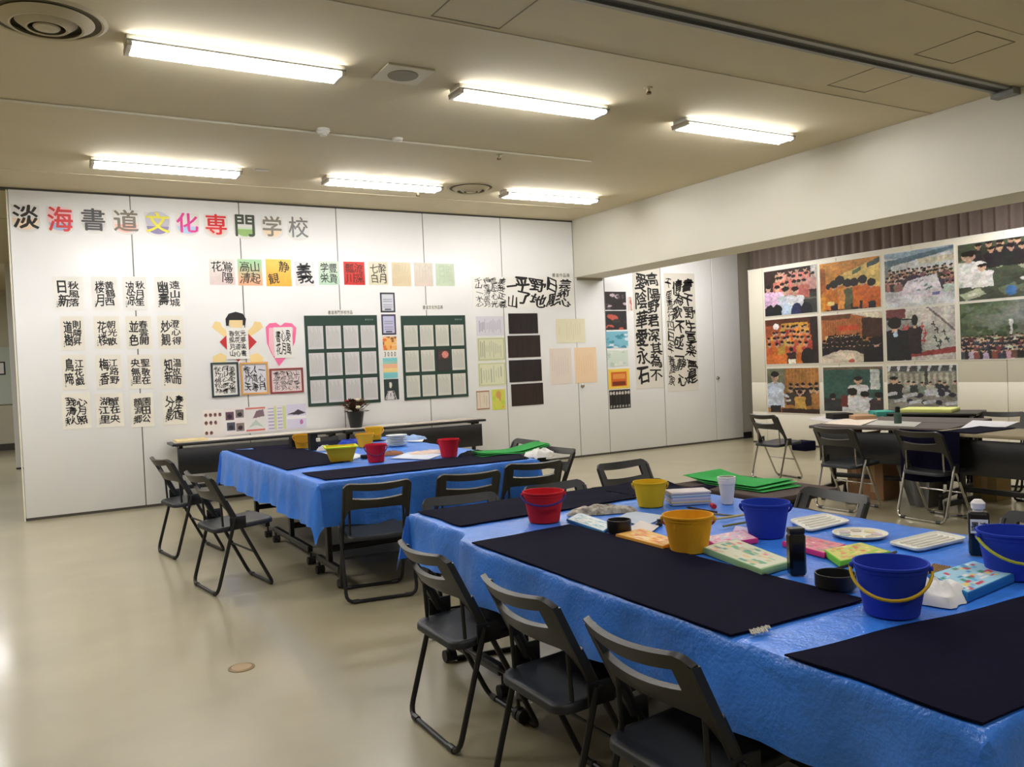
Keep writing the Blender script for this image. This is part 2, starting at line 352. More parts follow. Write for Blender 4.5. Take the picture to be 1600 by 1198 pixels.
# curtain and the right wall board
def curtain():
    b = MB(); n = 420; rows = [0.1, 1.9, 3.3]
    rs = []
    for z in rows: rs.append([(11.05+0.045*math.sin(i*0.75+0.6*math.sin(i*0.13))+0.02*math.sin(i*.31), 10.45-i*0.02, z) for i in range(n)])
    b.rings(rs, closed=False, caps=False); o = b.build('curtain', M_curtain, ang=80); return tag(o, 'dull mauve pleated curtain hanging behind the photo display board', 'curtain')
curtain()
bd = empty('photo_display_board', (XB, 7.0, 0), label='large white display board of photographs standing in front of the curtain', cat='display board')
Mb = mat('board_white', rgb(226, 220, 203), .55)
ys = [9.92, 9.61, 8.18, 6.97, 5.74, 4.2, 2.9]
def bpanel(y1, y0, z0, z1): MB().bevbox(0.0, 0.035, y0+0.003-7.0, y1-0.003-7.0, z0, z1, .003).build('board_panel', Mb, bd)
for i in range(len(ys)-1):
    for z0, z1 in ((0.03, 0.52), (0.52, 1.0), (1.0, 2.84)): bpanel(ys[i], ys[i+1], z0, z1)
MB().box(0.0, 0.04, 2.9-7, 9.92-7, 2.84, 2.862).build('top_rail', M_white, bd, ang=0)
MB().box(0.0, 0.035, 2.9-7, 9.92-7, 0.0, 0.03).build('base_rail', M_seam, bd, ang=0)
# ================================================================ PHOTOGRAPHS ON THE BOARD
def person(im, U, V, x, y, h, body, hair=(30, 24, 22), skin=(208, 164, 136), back=False, w=1.0):
    # y = top of the head, h = visible height, drawn head, neck, shoulders, torso, two arms
    r = h*.13*w; hx = r*.78
    poly(im, U, V, [(x-r*1.9, y-h), (x-r*1.7, y-h*.42), (x-r*.6, y-h*.28), (x+r*.6, y-h*.28), (x+r*1.7, y-h*.42), (x+r*1.9, y-h)], body)
    ell(im, U, V, x-r*1.15, y-h*.42, r*.85, h*.12, body); ell(im, U, V, x+r*1.15, y-h*.42, r*.85, h*.12, body)
    rect(im, U, V, x-hx*.4, y-h*.33, x+hx*.4, y-h*.22, skin); ell(im, U, V, x, y-h*.14, hx, h*.14, skin)
    if back: ell(im, U, V, x, y-h*.125, hx*1.1, h*.14, hair)
    else: ell(im, U, V, x, y-h*.06, hx*1.1, h*.085, hair); rect(im, U, V, x-hx*.5, y-h*.165, x-hx*.2, y-h*.15, hair); rect(im, U, V, x+hx*.2, y-h*.165, x+hx*.5, y-h*.15, hair)
def group(im, U, V, rs, rows, cols, **k):
    # rows: (y, h, n, x0, x1)
    for y, h, n, x0, x1 in rows:
        for i in range(n): c = cols[rs.randint(len(cols))]; person(im, U, V, x0+(x1-x0)*(i+.5)/n+rs.uniform(-.3, .3)*(x1-x0)/n, y+rs.uniform(-.02, .02), h, tuple(int(v*rs.uniform(.85, 1.1)) for v in c), **k)
def ph_choir(U, V):
    rs = np.random.RandomState(1); im = fill(U, (58, 38, 34)); rect(im, U, V, .9, .7, 1, 1, (210, 206, 200)); rect(im, U, V, .75, .0, 1, .42, (64, 66, 60)); rect(im, U, V, .75, .3, 1, .33, (120, 110, 96))
    group(im, U, V, rs, [(.98, .34, 5, .2, .85), (.86, .36, 7, .18, .98), (.72, .40, 5, .28, .86)], [(226, 128, 116), (232, 150, 136), (206, 104, 96)])
    group(im, U, V, rs, [(.66, .5, 2, .02, .36)], [(232, 216, 222)]); person(im, U, V, .42, .60, .6, (206, 216, 232), w=1.1); person(im, U, V, .60, .58, .6, (226, 228, 236), w=1.1)
    for x, c in ((.10, (30, 32, 38)), (.25, (28, 30, 36)), (.44, (190, 214, 238)), (.62, (40, 46, 96)), (.8, (34, 36, 44))): ell(im, U, V, x, .04, .11, .2, c)
    return im
def ph_orange(U, V):
    rs = np.random.RandomState(2); im = fill(U, (214, 140, 46)); poly(im, U, V, [(.1, .45), (.35, .72), (1, .98), (1, .3), (.6, .3)], (240, 204, 110)); rect(im, U, V, 0, .3, .1, .9, (176, 92, 30))
    poly(im, U, V, [(.8, .80), (1, .88), (1, .98), (.8, .9)], (66, 88, 80)); poly(im, U, V, [(.56, .70), (.7, .76), (.7, .84), (.56, .78)], (96, 116, 70))
    for x, y, h, c in ((.16, .56, .5, (226, 150, 40)), (.34, .70, .66, (226, 130, 40)), (.24, .62, .6, (220, 120, 30)), (.47, .62, .6, (236, 150, 60)), (.58, .62, .62, (92, 96, 66)), (.72, .66, .62, (226, 108, 26)), (.86, .58, .56, (222, 104, 34))): person(im, U, V, x, y, h, c, back=True, w=1.1); rect(im, U, V, x-.06, 0, x+.06, max(.05, y-h*.8), (40, 32, 36))
    rect(im, U, V, .12, .12, .24, .2, (236, 214, 120)); return im
def ph_hall(U, V):
    rs = np.random.RandomState(3); im = fill(U, (214, 216, 220)); rect(im, U, V, 0, .9, 1, 1, (150, 176, 196)); poly(im, U, V, [(0, .86), (1, .99), (1, .93), (0, .74)], (96, 124, 140)); rect(im, U, V, .5, .74, 1, .84, (226, 214, 190)); rect(im, U, V, .0, .5, .1, .78, (120, 134, 140))
    for k in range(8): rect(im, U, V, .14+.1*k, .62, .145+.1*k, .8, (180, 186, 190))
    group(im, U, V, rs, [(.68, .22, 16, .06, .98), (.62, .22, 15, .05, .98), (.56, .2, 6, .02, .3), (.5, .2, 5, .0, .26), (.5, .22, 4, .8, 1.0), (.38, .2, 2, .86, 1)], [(206, 206, 210), (70, 62, 70), (176, 120, 110), (120, 90, 90)])
    poly(im, U, V, [(.2, .2), (.86, .12), (.76, .54), (.34, .46)], (228, 220, 232))
    for k in range(7): x, y = rs.uniform(.36, .66), rs.uniform(.24, .44); poly(im, U, V, [(x, y), (x+.06, y+.02), (x+.05, y+.05), (x+.01, y+.02)], (110, 144, 146))
    rect(im, U, V, .69, .16, .8, .22, (120, 120, 176)); return im
def ph_desks(U, V):
    rs = np.random.RandomState(4); im = fill(U, (70, 78, 60))
    for k in range(16): x, y = rs.uniform(-.1, .95), rs.uniform(-.05, .55); poly(im, U, V, [(x, y), (x+.24, y+.10), (x+.16, y+.22), (x-.08, y+.12)], [(164, 172, 144), (104, 114, 86), (60, 66, 52), (140, 150, 120)][k % 4]); poly(im, U, V, [(x+.05, y+.07), (x+.13, y+.10), (x+.10, y+.15), (x+.02, y+.12)], (214, 212, 196))
    group(im, U, V, rs, [(1.0, .36, 7, .2, 1.), (.9, .36, 6, .3, 1.)], [(34, 34, 38), (46, 44, 44), (60, 52, 46)], skin=(196, 150, 118)); person(im, U, V, .12, .86, .62, (226, 224, 222), w=1.3); person(im, U, V, .28, .62, .4, (222, 218, 214), w=1.3); ell(im, U, V, .6, .12, .06, .09, (60, 112, 176)); return im
def ph_stage1(U, V):
    rs = np.random.RandomState(5); im = fill(U, (184, 84, 44)); rect(im, U, V, 0, .86, 1, 1, (96, 46, 26)); rect(im, U, V, .86, 0, 1, 1, (52, 34, 28)); rect(im, U, V, .32, .76, .82, .9, (226, 160, 50)); ell(im, U, V, .22, .84, .06, .07, (244, 238, 232))
    group(im, U, V, rs, [(.84, .26, 7, .34, .8), (.72, .28, 9, .1, .86), (.6, .3, 9, .04, .86), (.48, .32, 7, .04, .8)], [(232, 128, 36), (222, 96, 44), (196, 64, 60), (236, 160, 60)])
    poly(im, U, V, [(0, 0), (.85, 0), (.7, .24), (.0, .2)], (226, 116, 40)); person(im, U, V, .5, .36, .36, (60, 36, 34), back=True); rect(im, U, V, .44, 0, .58, .1, (238, 230, 206)); ell(im, U, V, .8, .14, .12, .2, (38, 32, 32)); return im
def ph_stage2(U, V):
    rs = np.random.RandomState(6); im = fill(U, (190, 108, 54)); rect(im, U, V, .68, .5, 1, .9, (74, 42, 32)); poly(im, U, V, [(.5, 1), (1, 1), (1, .86), (.72, .92)], (238, 224, 196)); rect(im, U, V, 0, .9, .5, 1, (110, 64, 36))
    for k in range(16): rect(im, U, V, .04+k*.04, .55, .048+k*.04, .92, (156, 80, 38))
    rect(im, U, V, .28, .66, .62, .76, (216, 78, 40)); rect(im, U, V, .06, .5, .66, .56, (242, 200, 140)); group(im, U, V, rs, [(.58, .16, 14, .1, .64), (.5, .26, 13, 0, 1), (.42, .28, 11, 0, .8)], [(42, 32, 32), (60, 44, 38), (32, 28, 34)], back=True)
    poly(im, U, V, [(0, 0), (.9, 0), (.8, .1), (.55, .24), (.3, .26), (0, .14)], (220, 204, 180)); person(im, U, V, .9, .5, .6, (30, 26, 30), back=True, w=1.5); ell(im, U, V, .5, .03, .05, .04, (196, 80, 66)); return im
def ph_perf(U, V):
    rs = np.random.RandomState(7); im = fill(U, (210, 202, 194)); rect(im, U, V, 0, .82, .3, 1, (128, 62, 66)); poly(im, U, V, [(.0, .82), (.45, .76), (.6, .1), (0, .14)], (150, 152, 148)); poly(im, U, V, [(.45, .76), (.92, .62), (1, .1), (.6, .1)], (196, 196, 186)); poly(im, U, V, [(.6, 1), (.64, 1), (1, .56), (1, .5)], (120, 112, 108)); rect(im, U, V, 0, .0, 1, .08, (206, 196, 186)); poly(im, U, V, [(.3, .06), (1, .12), (1, .24), (.3, .12)], (156, 60, 58)); poly(im, U, V, [(0, .84), (.42, .80), (.42, .77), (0, .8)], (36, 32, 34))
    for x, y in ((.27, .6), (.3, .52), (.33, .62), (.54, .62), (.58, .5), (.56, .36)): rect(im, U, V, x-.035, y, x+.03, y+.03, (204, 56, 60)); rect(im, U, V, x-.008, y-.06, x+.010, y+.09, (204, 56, 60))
    for x, y in ((.7, .66), (.74, .55), (.72, .4), (.78, .32), (.84, .5), (.88, .36), (.76, .24)): rect(im, U, V, x-.03, y, x+.03, y+.025, (44, 60, 56)); poly(im, U, V, [(x-.01, y+.06), (x+.01, y+.06), (x+.03, y-.06), (x+.015, y-.06)], (44, 60, 56))
    person(im, U, V, .13, .84, .84, (30, 30, 36), back=True, w=1.15); ell(im, U, V, .14, .52, .035, .06, (170, 200, 220)); person(im, U, V, .43, .86, .74, (48, 36, 42), back=True, w=.55); return im
def ph_park(U, V):
    rs = np.random.RandomState(8); im = fill(U, (110, 118, 100))
    for k in range(60): ell(im, U, V, rs.uniform(0, .6), rs.uniform(.4, 1.), .07, .06, [(66, 84, 50), (92, 108, 74), (80, 96, 64)][k % 3])
    for k in range(14): ell(im, U, V, rs.uniform(.3, 1), rs.uniform(.6, 1), .2, .12, (136, 142, 134), .3)
    rect(im, U, V, .575, .36, .6, .66, (214, 216, 212)); ell(im, U, V, .588, .62, .025, .06, (220, 220, 216)); group(im, U, V, rs, [(.42, .16, 18, 0, 1), (.35, .17, 19, 0, 1), (.27, .18, 19, 0, 1), (.18, .18, 18, 0, 1)], [(44, 44, 50), (206, 196, 190), (130, 70, 64), (66, 70, 84), (36, 36, 40)]); return im
def ph_lecture(U, V):
    rs = np.random.RandomState(9); im = fill(U, (176, 116, 52)); rect(im, U, V, 0, .5, .36, 1, (112, 116, 90))
    for k in range(9): rect(im, U, V, .40+k*.065, .5, .41+k*.065, 1, (206, 140, 64))
    group(im, U, V, rs, [(.66, .34, 5, .42, 1), (.56, .4, 5, .4, 1)], [(44, 38, 38), (70, 56, 46), (190, 140, 66)]); person(im, U, V, .16, .92, .8, (204, 216, 234), w=.9); poly(im, U, V, [(.2, .5), (.42, .38), (.42, .34), (.2, .42)], (204, 216, 234)); rect(im, U, V, .05, 0, .26, .16, (34, 32, 36)); person(im, U, V, .64, .5, .44, (206, 158, 70)); rect(im, U, V, .28, 0, 1, .1, (60, 36, 26)); rect(im, U, V, .36, .26, .46, .3, (214, 208, 196)); return im
def ph_class(U, V):
    im = fill(U, (52, 90, 80)); rect(im, U, V, .8, .5, .95, .95, (202, 208, 202)); rect(im, U, V, 0, .94, 1, 1, (110, 92, 70)); rect(im, U, V, 0, 0, .34, .3, (50, 52, 56)); person(im, U, V, .6, .78, .6, (208, 210, 212), w=1.1); person(im, U, V, .5, .52, .6, (222, 224, 226), back=True, w=1.3); person(im, U, V, .7, .46, .5, (212, 214, 218), back=True, w=1.3); rect(im, U, V, .3, .1, .42, .36, (110, 44, 38)); person(im, U, V, .93, .44, .5, (64, 48, 52), back=True, w=1.3); person(im, U, V, .16, .4, .44, (44, 46, 52), back=True, w=1.2); return im
def ph_ink(U, V):
    rs = np.random.RandomState(11); im = fill(U, (138, 136, 122)); rect(im, U, V, 0, .88, 1, 1, (74, 76, 76))
    for k in range(7): poly(im, U, V, [(k*.15, .88), (k*.15+.03, .88), (k*.15+.06, 1), (k*.15+.01, 1)], (196, 200, 200))
    for k in range(12): rect(im, U, V, k*.085, .6, k*.085+.04, .84, (180, 176, 156))
    rect(im, U, V, .56, .5, .6, .9, (66, 66, 64)); group(im, U, V, rs, [(.66, .24, 9, .05, 1)], [(176, 172, 164), (52, 52, 54), (130, 124, 114)]); person(im, U, V, .1, .76, .5, (44, 44, 46), w=1.1)
    for k in range(12): x, y = rs.uniform(-.05, .9), rs.uniform(.0, .42); poly(im, U, V, [(x, y), (x+.2, y+.05), (x+.16, y+.12), (x-.02, y+.06)], (196, 198, 204)); ell(im, U, V, x+.22, y+.05, .05, .05, (44, 46, 60))
    return im
PH = [((1195, 419, 1276.5, 491), ph_choir, 'photograph of a choir in pink tops, top left on the display board'),
 ((1282, 406, 1376, 483.5), ph_orange, 'photograph of people in orange jackets seen from behind, on the display board top row'),
 ((1383, 389.5, 1491.5, 477), ph_hall, 'photograph of a bright hall crowd round a big white sheet, top row of the board'),
 ((1498, 373, 1640, 465), ph_desks, 'photograph of people at grey green desks, top right on the display board'),
 ((1197, 497, 1279, 568), ph_stage1, 'photograph of an orange lit stage crowd, left end of the middle row'),
 ((1284.5, 489.5, 1380, 566), ph_stage2, 'photograph of an audience facing a brown concert stage, middle row of the board'),
 ((1385.5, 480, 1493.5, 562.5), ph_perf, 'photograph of dark figures before a wall of red and green writing, middle row'),
 ((1501, 469, 1642, 560), ph_park, 'photograph of a large outdoor group before trees, right end of the middle row'),
 ((1200, 575, 1280.5, 645), ph_lecture, 'photograph of a person in a pale shirt facing seated people, bottom left of the board'),
 ((1287.5, 573, 1380.5, 643), ph_class, 'photograph of people at a dark green chalkboard, bottom row of the board'),
 ((1387.5, 571, 1496, 643), ph_ink, 'grey photograph of a calligraphy class, right end of the bottom row')]
def _noise(rs, shape, k):
    n = rs.uniform(-1, 1, (k, k)); yy = np.linspace(0, k-1.001, shape[0]); xx = np.linspace(0, k-1.001, shape[1]); yi = yy.astype(int); xi = xx.astype(int); fy = (yy-yi)[:, None]; fx = (xx-xi)[None, :]; a = n[yi][:, xi]; b_ = n[yi][:, xi+1]; c_ = n[yi+1][:, xi]; d_ = n[yi+1][:, xi+1]
    return (a*(1-fx)+b_*fx)*(1-fy)+(c_*(1-fx)+d_*fx)*fy
def photoize(fn, seed):
    def g(U, V):
        rs = np.random.RandomState(seed); sh = U.shape; wx = .008*_noise(rs, sh, 26)+.006*_noise(rs, sh, 60); wy = .010*_noise(rs, sh, 26)+.007*_noise(rs, sh, 60); im = fn(U+wx, V+wy)
        m = 1+.12*_noise(rs, sh, 9)+.12*_noise(rs, sh, 30)+.10*_noise(rs, sh, 70); im = im*m[..., None]+.03*np.stack([_noise(rs, sh, 24) for _ in range(3)], -1); im = im*.92; g_ = im.mean(-1, keepdims=True); im = g_+(im-g_)*.88; return np.clip(im, .02, .98)
    return g
for r, fn, lab in PH:
    xm, ym = (r[0]+r[2])/2, (r[1]+r[3])/2
    a0 = -at(r[0], ym, 0, XB)[1]; a1 = -at(r[2], ym, 0, XB)[1]; z1 = at(xm, r[1], 0, XB)[2]; z0 = at(xm, r[3], 0, XB)[2]
    e = empty('photograph', WR.p((a0+a1)/2, (z0+z1)/2, 0), label=lab, cat='photograph', group='photographs on the display board')
    pl = Plane((0, -(-(a0+a1)/2)-0, -(z0+z1)/2), (0, -1, 0), (0, 0, 1), (-1, 0, 0)); pl.o = np.array([0, (a0+a1)/2, -(z0+z1)/2])
    painted(pl, 'print', (a0, a1, z0, z1), photoize(fn, len(lab)), (150, 108), 0.0075, parent=e)
    sheet(pl, 'mount', (a0-.012, a1+.012, z0-.012, z1+.012), M_white, parent=e, t=0.006)

# ================================================================ PAPERS ON THE PARTITION
M_ink2 = mat('ink_soft', rgb(50, 48, 46), .7)
def lettered(name, rpx, text, m=M_paper, ink=M_ink, label='', group=None, off=0.02, warp=0.0, sh=0.0, rot=0.0, jit=0.03, tall=1.0, margin=0.08, cat='calligraphy', small=None, ws=None, offs=None):
    # vertical writing, columns read from right to left; text = list of column strings
    a0, a1, z0, z1 = wr(*rpx); e = tag(sheet(WB, name, (a0, a1, z0, z1), m, label, cat, group), label, cat, group)
    W = a1-a0; Hh = z1-z0; mb = MB(); n = len(text); cw = W*(1-2*margin)/n
    ws = ws or [1.0]*n; tw = sum(ws); acc = 0
    for i, colm in enumerate(text):
        cw = W*(1-2*margin)*ws[i]/tw; ax = a1-W*margin-W*(1-2*margin)*(acc+ws[i]/2)/tw; acc += ws[i]; k = len(colm); chh = Hh*(1-2*margin)/max(k, 1); off_ = offs[i] if offs else off
        for j, ch in enumerate(colm):
            if ch == ' ': continue
            az = z1-Hh*margin-chh*(j+.5); sc = 1.0
            put(mb, WB, ch, ax+random.uniform(-jit, jit)*cw, az+random.uniform(-jit, jit)*chh, cw*.93*sc, chh*.93*sc*tall, 0.0045, off_*(1+random.uniform(-.3, .3)), rot+random.uniform(-jit, jit)*1.5, sh, warp)
    mb.build('lettering', ink, e, ang=0)
    if small:
        mb = MB(); sx = a0+W*.12
        for j in range(3): put(mb, WB, small[j % len(small)], sx, z0+Hh*(.12+.07*j), W*.07, Hh*.05, 0.0045, 0.0)
        mb.build('signature', ink, e, ang=0)
    return e
# title letters on round bottomed cards
TL = [('淡', 20, 320, 60, 357, (38, 36, 32), (236, 206, 170), (236, 214, 186), 'black'), ('海', 75, 323, 113, 361, (208, 48, 48), (240, 196, 200), (160, 186, 214), 'red'), ('書', 127, 326, 164, 360, (50, 50, 48), (216, 214, 210), (200, 200, 198), 'dark grey'),
 ('道', 178, 328, 215, 361, (112, 100, 84), (232, 218, 210), (240, 180, 160), 'brown'), ('文', 228, 332, 264, 363, (222, 214, 30), (190, 186, 196), (130, 116, 160), 'yellow'), ('化', 276, 333, 309, 363, (216, 36, 140), (236, 206, 224), (170, 200, 228), 'magenta'),
 ('専', 321, 335, 354, 366, (216, 30, 34), (232, 214, 208), (226, 200, 190), 'scarlet'), ('門', 367, 336, 398, 369, (50, 64, 46), (200, 214, 190), (146, 184, 106), 'dark green'), ('学', 410, 338, 440, 369, (120, 112, 96), (222, 214, 202), (232, 208, 176), 'taupe'), ('校', 451, 339, 481, 371, (110, 110, 108), (222, 222, 218), (216, 220, 216), 'grey')]
for i, (ch, x0, y0, x1, y1, c, u1, u2, cn) in enumerate(TL):
    a0, a1, z0, z1 = wr(x0, y0, x1, y1); A = (a0+a1)/2; Z = (z0+z1)/2; hw = (a1-a0)/2*1.12; r = hw
    e = empty('title_card', (A, YW, Z), label='%s %s character on a pale round bottomed card in the large title row' % (cn, ch), cat='title letter', group='title characters along the top of the partition')
    pl = Plane((0, 0, 0), (1, 0, 0), (0, 0, 1), (0, -1, 0)); zb = -(z1-z0)*.32
    n = 24; up = [(hw, (z1-z0)*.5)]; out = [pl.p(hw, (z1-z0)*.48, 0), pl.p(-hw, (z1-z0)*.48, 0)]; arc = [(-hw*math.cos(t), zb-(r*.62)*math.sin(t)) for t in np.linspace(0, PI, n)]
    tp = [(-hw*.9, (z1-z0)*.50), (-hw, zb)] 
    # card: white paper, coloured lower lobe
    mb = MB(); o1 = [(-hw, (z1-z0)*.5)]+[(x, z) for x, z in arc]+[(hw, (z1-z0)*.5)]
    mb.rings([[pl.p(x, z, 0.0) for x, z in o1], [pl.p(x, z, 0.002) for x, z in o1]]); mb.build('card', cmat(222, 219, 213), e, ang=0)
    mb = MB(); rr_ = hw*.93; zt_ = (z1-z0)*(.30 if i in (1, 4) else .0); o3 = [(-rr_*math.cos(t), zt_*(.0 if i != 4 else .6)-.02+(.95*rr_ if i != 4 else rr_*1.1)*-math.sin(t)) for t in np.linspace(0, PI, 20)]
    if i in (1, 4): o3 = o3+[(rr_, zt_), (rr_*.6, zt_+rr_*.35), (0, zt_+rr_*.45), (-rr_*.6, zt_+rr_*.35), (-rr_, zt_)]
    mb.rings([[pl.p(x, z, 0.002) for x, z in o3], [pl.p(x, z, 0.0026) for x, z in o3]]); mb.build('pale_shield', cmat(*u1), e, ang=0)
    mb = MB(); o2 = [(-rr_*.93*math.cos(t), -.35*rr_-.70*rr_*math.sin(t)) for t in np.linspace(0, PI, 20)]; mb.rings([[pl.p(x, z, 0.0026) for x, z in o2], [pl.p(x, z, 0.0032) for x, z in o2]]); mb.build('coloured_lobe', cmat(*u2), e, ang=0)
    mb = MB(); put(mb, pl, ch, 0, 0, a1-a0, z1-z0, 0.0048, .036 if i < 9 else .02); mb.build('lettering', cmat(*c), e, ang=0)
# sixteen white calligraphy sheets
GR = [[((83, 432, 130, 485), ['秋風落', '日新']), ((95, 494, 132, 547), ['則隣昇', '道樹']), ((97, 554, 135, 609), ['江花戯', '鳥啼']), ((97, 614, 142, 670), ['心月照', '我清秋'])],
      [((143.5, 432, 184, 485), ['黄鶴西', '楼月']), ((147, 494, 187, 545), ['朝光散', '花楼']), ((150, 554, 190, 607), ['江路野', '梅香']), ((150, 614, 193, 667), ['蟹在央', '湖江里'])],
      [((192, 432, 230, 485), ['秋月笙', '波涼']), ((197, 494, 237, 545), ['春雲開', '並色']), ((200, 554, 239, 607), ['聖敬在', '央無里']), ((204, 614, 240, 667), ['園田公', '顔淵郷'])],
      [((242, 432, 287, 485), ['遠山城', '幽壽']), ((247, 493, 287, 545), ['澄心得', '妙観']), ((252, 553, 288, 607), ['温故而', '知新']), ((254, 612, 291, 663), ['春生園', '分影'])]]
ORD = ['first', 'second', 'third', 'fourth']; ROW = ['top', 'second', 'third', 'bottom']
for ci, colm in enumerate(GR):
    for ri, (r, t) in enumerate(colm):
        cur = ri == 3 and ci in (0, 3)
        lettered('calligraphy_sheet', r, t, M_paper if ri < 1 else mat('paper_mid', rgb(234, 229, 216), .85, noise=.02), M_ink if ri else mat('ink_grey', rgb(44, 44, 44), .6), 'calligraphy sheet reading %s, %s from the left in the %s row of the left block' % (' '.join(t), ORD[ci], ROW[ri]), 'white calligraphy sheets in a block of sixteen at left', off=.042, warp=.10 if cur else .03, jit=.07, margin=.12, small='書学人')
# colourful square cards
def two(c1, c2): return lambda U, V: grain(fill(U, c2)*(1-np.clip(V*1.6-.3, 0, 1))[..., None]+fill(U, c1)*np.clip(V*1.6-.3, 0, 1)[..., None], .015)
SQ = [((327, 405, 367, 445), two((228, 224, 218), (226, 208, 204)), ['鴬陽', '花 '], (40, 38, 38), 'pale pink square card reading 花鴬陽 at the left end of the card row'),
 ((371.5, 405, 409.5, 446), two((170, 210, 166), (236, 176, 140)), ['山起', '高清'], (62, 60, 44), 'green and orange square card, second in the card row'),
 ((415.6, 405, 455, 447), two((248, 206, 96), (244, 178, 60)), ['静 ', ' 観'], (56, 42, 20), 'yellow orange square card with black characters'),
 ((461, 408, 491, 447), two((222, 224, 228), (226, 222, 220)), ['義'], (24, 24, 26), 'white square card with one large black character 義'),
 ((497.6, 408, 529.6, 445), two((206, 218, 204), (186, 214, 190)), ['豊貴', '学栄'], (58, 66, 56), 'pale green square card with four dark characters'),
 ((537, 409, 569.7, 445), two((206, 54, 44), (200, 40, 34)), ['流深', '瓢川'], (90, 22, 18), 'bright red square card with dark red characters'),
 ((576, 409, 606, 445), two((226, 220, 198), (222, 214, 186)), ['酔月', '七白'], (78, 72, 56), 'cream square card with thin characters right of the red one'),
 ((612, 410, 642, 447), two((222, 208, 176), (220, 200, 166)), ['山水', '静心'], (214, 200, 168), 'tan square card with faint writing'),
 ((647, 410.5, 676.5, 447), two((222, 214, 200), (222, 206, 192)), ['和', '山'], (214, 204, 190), 'pale pinkish square card with faint writing'),
 ((680.6, 411.7, 710, 446.7), two((200, 214, 190), (196, 212, 186)), ['風', '月'], (190, 206, 180), 'pale green square card at the right end of the card row')]
for r, fn, t, ic, lab in SQ:
    a = wr(*r); e = tag(sheet(WB, 'square_card', a, M_paper, lab, 'card', 'square calligraphy cards in one row'), lab, 'card', 'square calligraphy cards in one row')
    painted(WB, 'printed_face', a, fn, (14, 14), 0.0035, parent=e)
    W = a[1]-a[0]; Hh = a[3]-a[2]; mb = MB(); n = len(t)
    for i, cl in enumerate(t):
        for j, ch in enumerate(cl):
            if ch != ' ': put(mb, WB, ch, a[1]-W*(.08+.84/n*(i+.5)), a[3]-Hh*(.06+.88/len(cl)*(j+.5)), W*.8/n, Hh*.8/len(cl), 0.005, .022, random.uniform(-.1, .1), 0, .05)
    mb.build('lettering', cmat(*ic), e, ang=0)
# horizontal scroll, long vertical scrolls
lettered('horizontal_scroll', (738, 433, 896, 481), ['芸術心', '日彫', '野地', '平了', '一山', '美哉正義', '雲起心光', '梅香清風月', '千山一水心'], M_paper, M_ink, 'wide white scroll of black brush writing at the right end of the partition', warp=.10, jit=.10, margin=.03, ws=[1.25, 1.25, 1.6, 1.35, 1.0, .75, .7, .65, .7], offs=[.06, .055, .05, .06, .035, .02, .018, .012, .008])
SCR = mat('scroll_paper', rgb(214, 209, 196), .85)
lettered('hanging_scroll', (991, 418, 1034, 607), ['高陽野君深其為不', '愛陰華愛永石'], SCR, M_ink, 'long hanging scroll with two columns of bold black characters', 'hanging scrolls beyond the beam', warp=.06, jit=.08, margin=.05, offs=[.05, .055])
lettered('hanging_scroll', (1040, 427, 1088, 611), ['書千野生草楽夢是', '情為歌不成二静心', '千里書行四曰年春誰家'], SCR, M_ink, 'long hanging scroll with three columns of cursive black characters', 'hanging scrolls beyond the beam', warp=.10, jit=.12, margin=.05, ws=[1.25, 1.15, .75], offs=[.06, .05, .022])
def caption(x0, x1, y, t, lab):
    a0, a1, z0, z1 = wr(x0, y-3, x1, y+3); e = tag(sheet(WB, 'caption_strip', (a0, a1, z0-.01, z1+.01), M_paper, lab, 'caption'), lab, 'caption'); mb = MB()
    for i, ch in enumerate(t): put(mb, WB, ch, a0+(a1-a0)*(i+.5)/len(t), (z0+z1)/2, (a1-a0)/len(t)*.85, (z1-z0)*.95, .0045, .01)
    mb.build('lettering', M_ink2, e, ang=0)
caption(512, 551, 488, '書道専門学校作品', 'small caption strip above the left green chart'); caption(660, 692, 480, '書道文化作品展', 'small caption strip above the right green chart'); caption(862, 890, 430, '書道作品展', 'small caption strip above the wide brush writing scroll')
# child cut-out and heart
def cut(name, polys, label, cat, kids=()):
    # polys: list of (name, outline px, colour, layer)
    xs_ = [p[0] for q in polys for p in q[1]]; ys_ = [p[1] for q in polys for p in q[1]]; c = at(sum(xs_)/len(xs_), sum(ys_)/len(ys_), 1, YW)
    e = empty(name, (c[0], YW, c[2]), label=label, cat=cat)
    for nm, ol, colr, ly in polys:
        pts = [at(x, y, 1, YW)-np.array([c[0], YW, c[2]]) for x, y in ol]; mb = MB()
        mb.rings([[(p[0], -(.001+ly*.0025), p[2]) for p in pts], [(p[0], -(.003+ly*.0025), p[2]) for p in pts]]); mb.build(nm, cmat(*colr), e, ang=0)
    return e, c
def circ(x, y, rx, ry, a0=0, a1=360, n=16): return [(x+rx*math.cos(math.radians(a0+(a1-a0)*k/n)), y+ry*math.sin(math.radians(a0+(a1-a0)*k/n))) for k in range(n+1 if a1-a0 < 360 else n)]
skin = (238, 212, 150)
e, c = cut('paper_child', [('arm', [(331, 511), (336, 502), (344, 503), (347, 510), (356, 519), (352, 528)], skin, 0), ('arm', [(385, 519), (394, 510), (398, 502), (407, 503), (411, 511), (404, 517), (390, 526)], skin, 0),
 ('leg', [(333, 566), (332, 557), (345, 551), (354, 556), (352, 566)], skin, 0), ('leg', [(391, 566), (390, 555), (402, 551), (411, 558), (410, 566)], skin, 0),
 ('red_apron', [(343, 534), (372, 506), (401, 534), (372, 565)], (188, 44, 48), 1), ('face', circ(369, 503, 12, 11), (240, 214, 160), 2),
 ('hair', [(353, 509), (352, 498), (357, 490), (368, 487), (379, 490), (384, 498), (383, 508), (379, 508), (379, 500), (358, 500), (357, 509)], (24, 22, 22), 3)],
 'paper cut-out of a child with bobbed black hair holding a calligraphy sheet', 'paper cut-out')
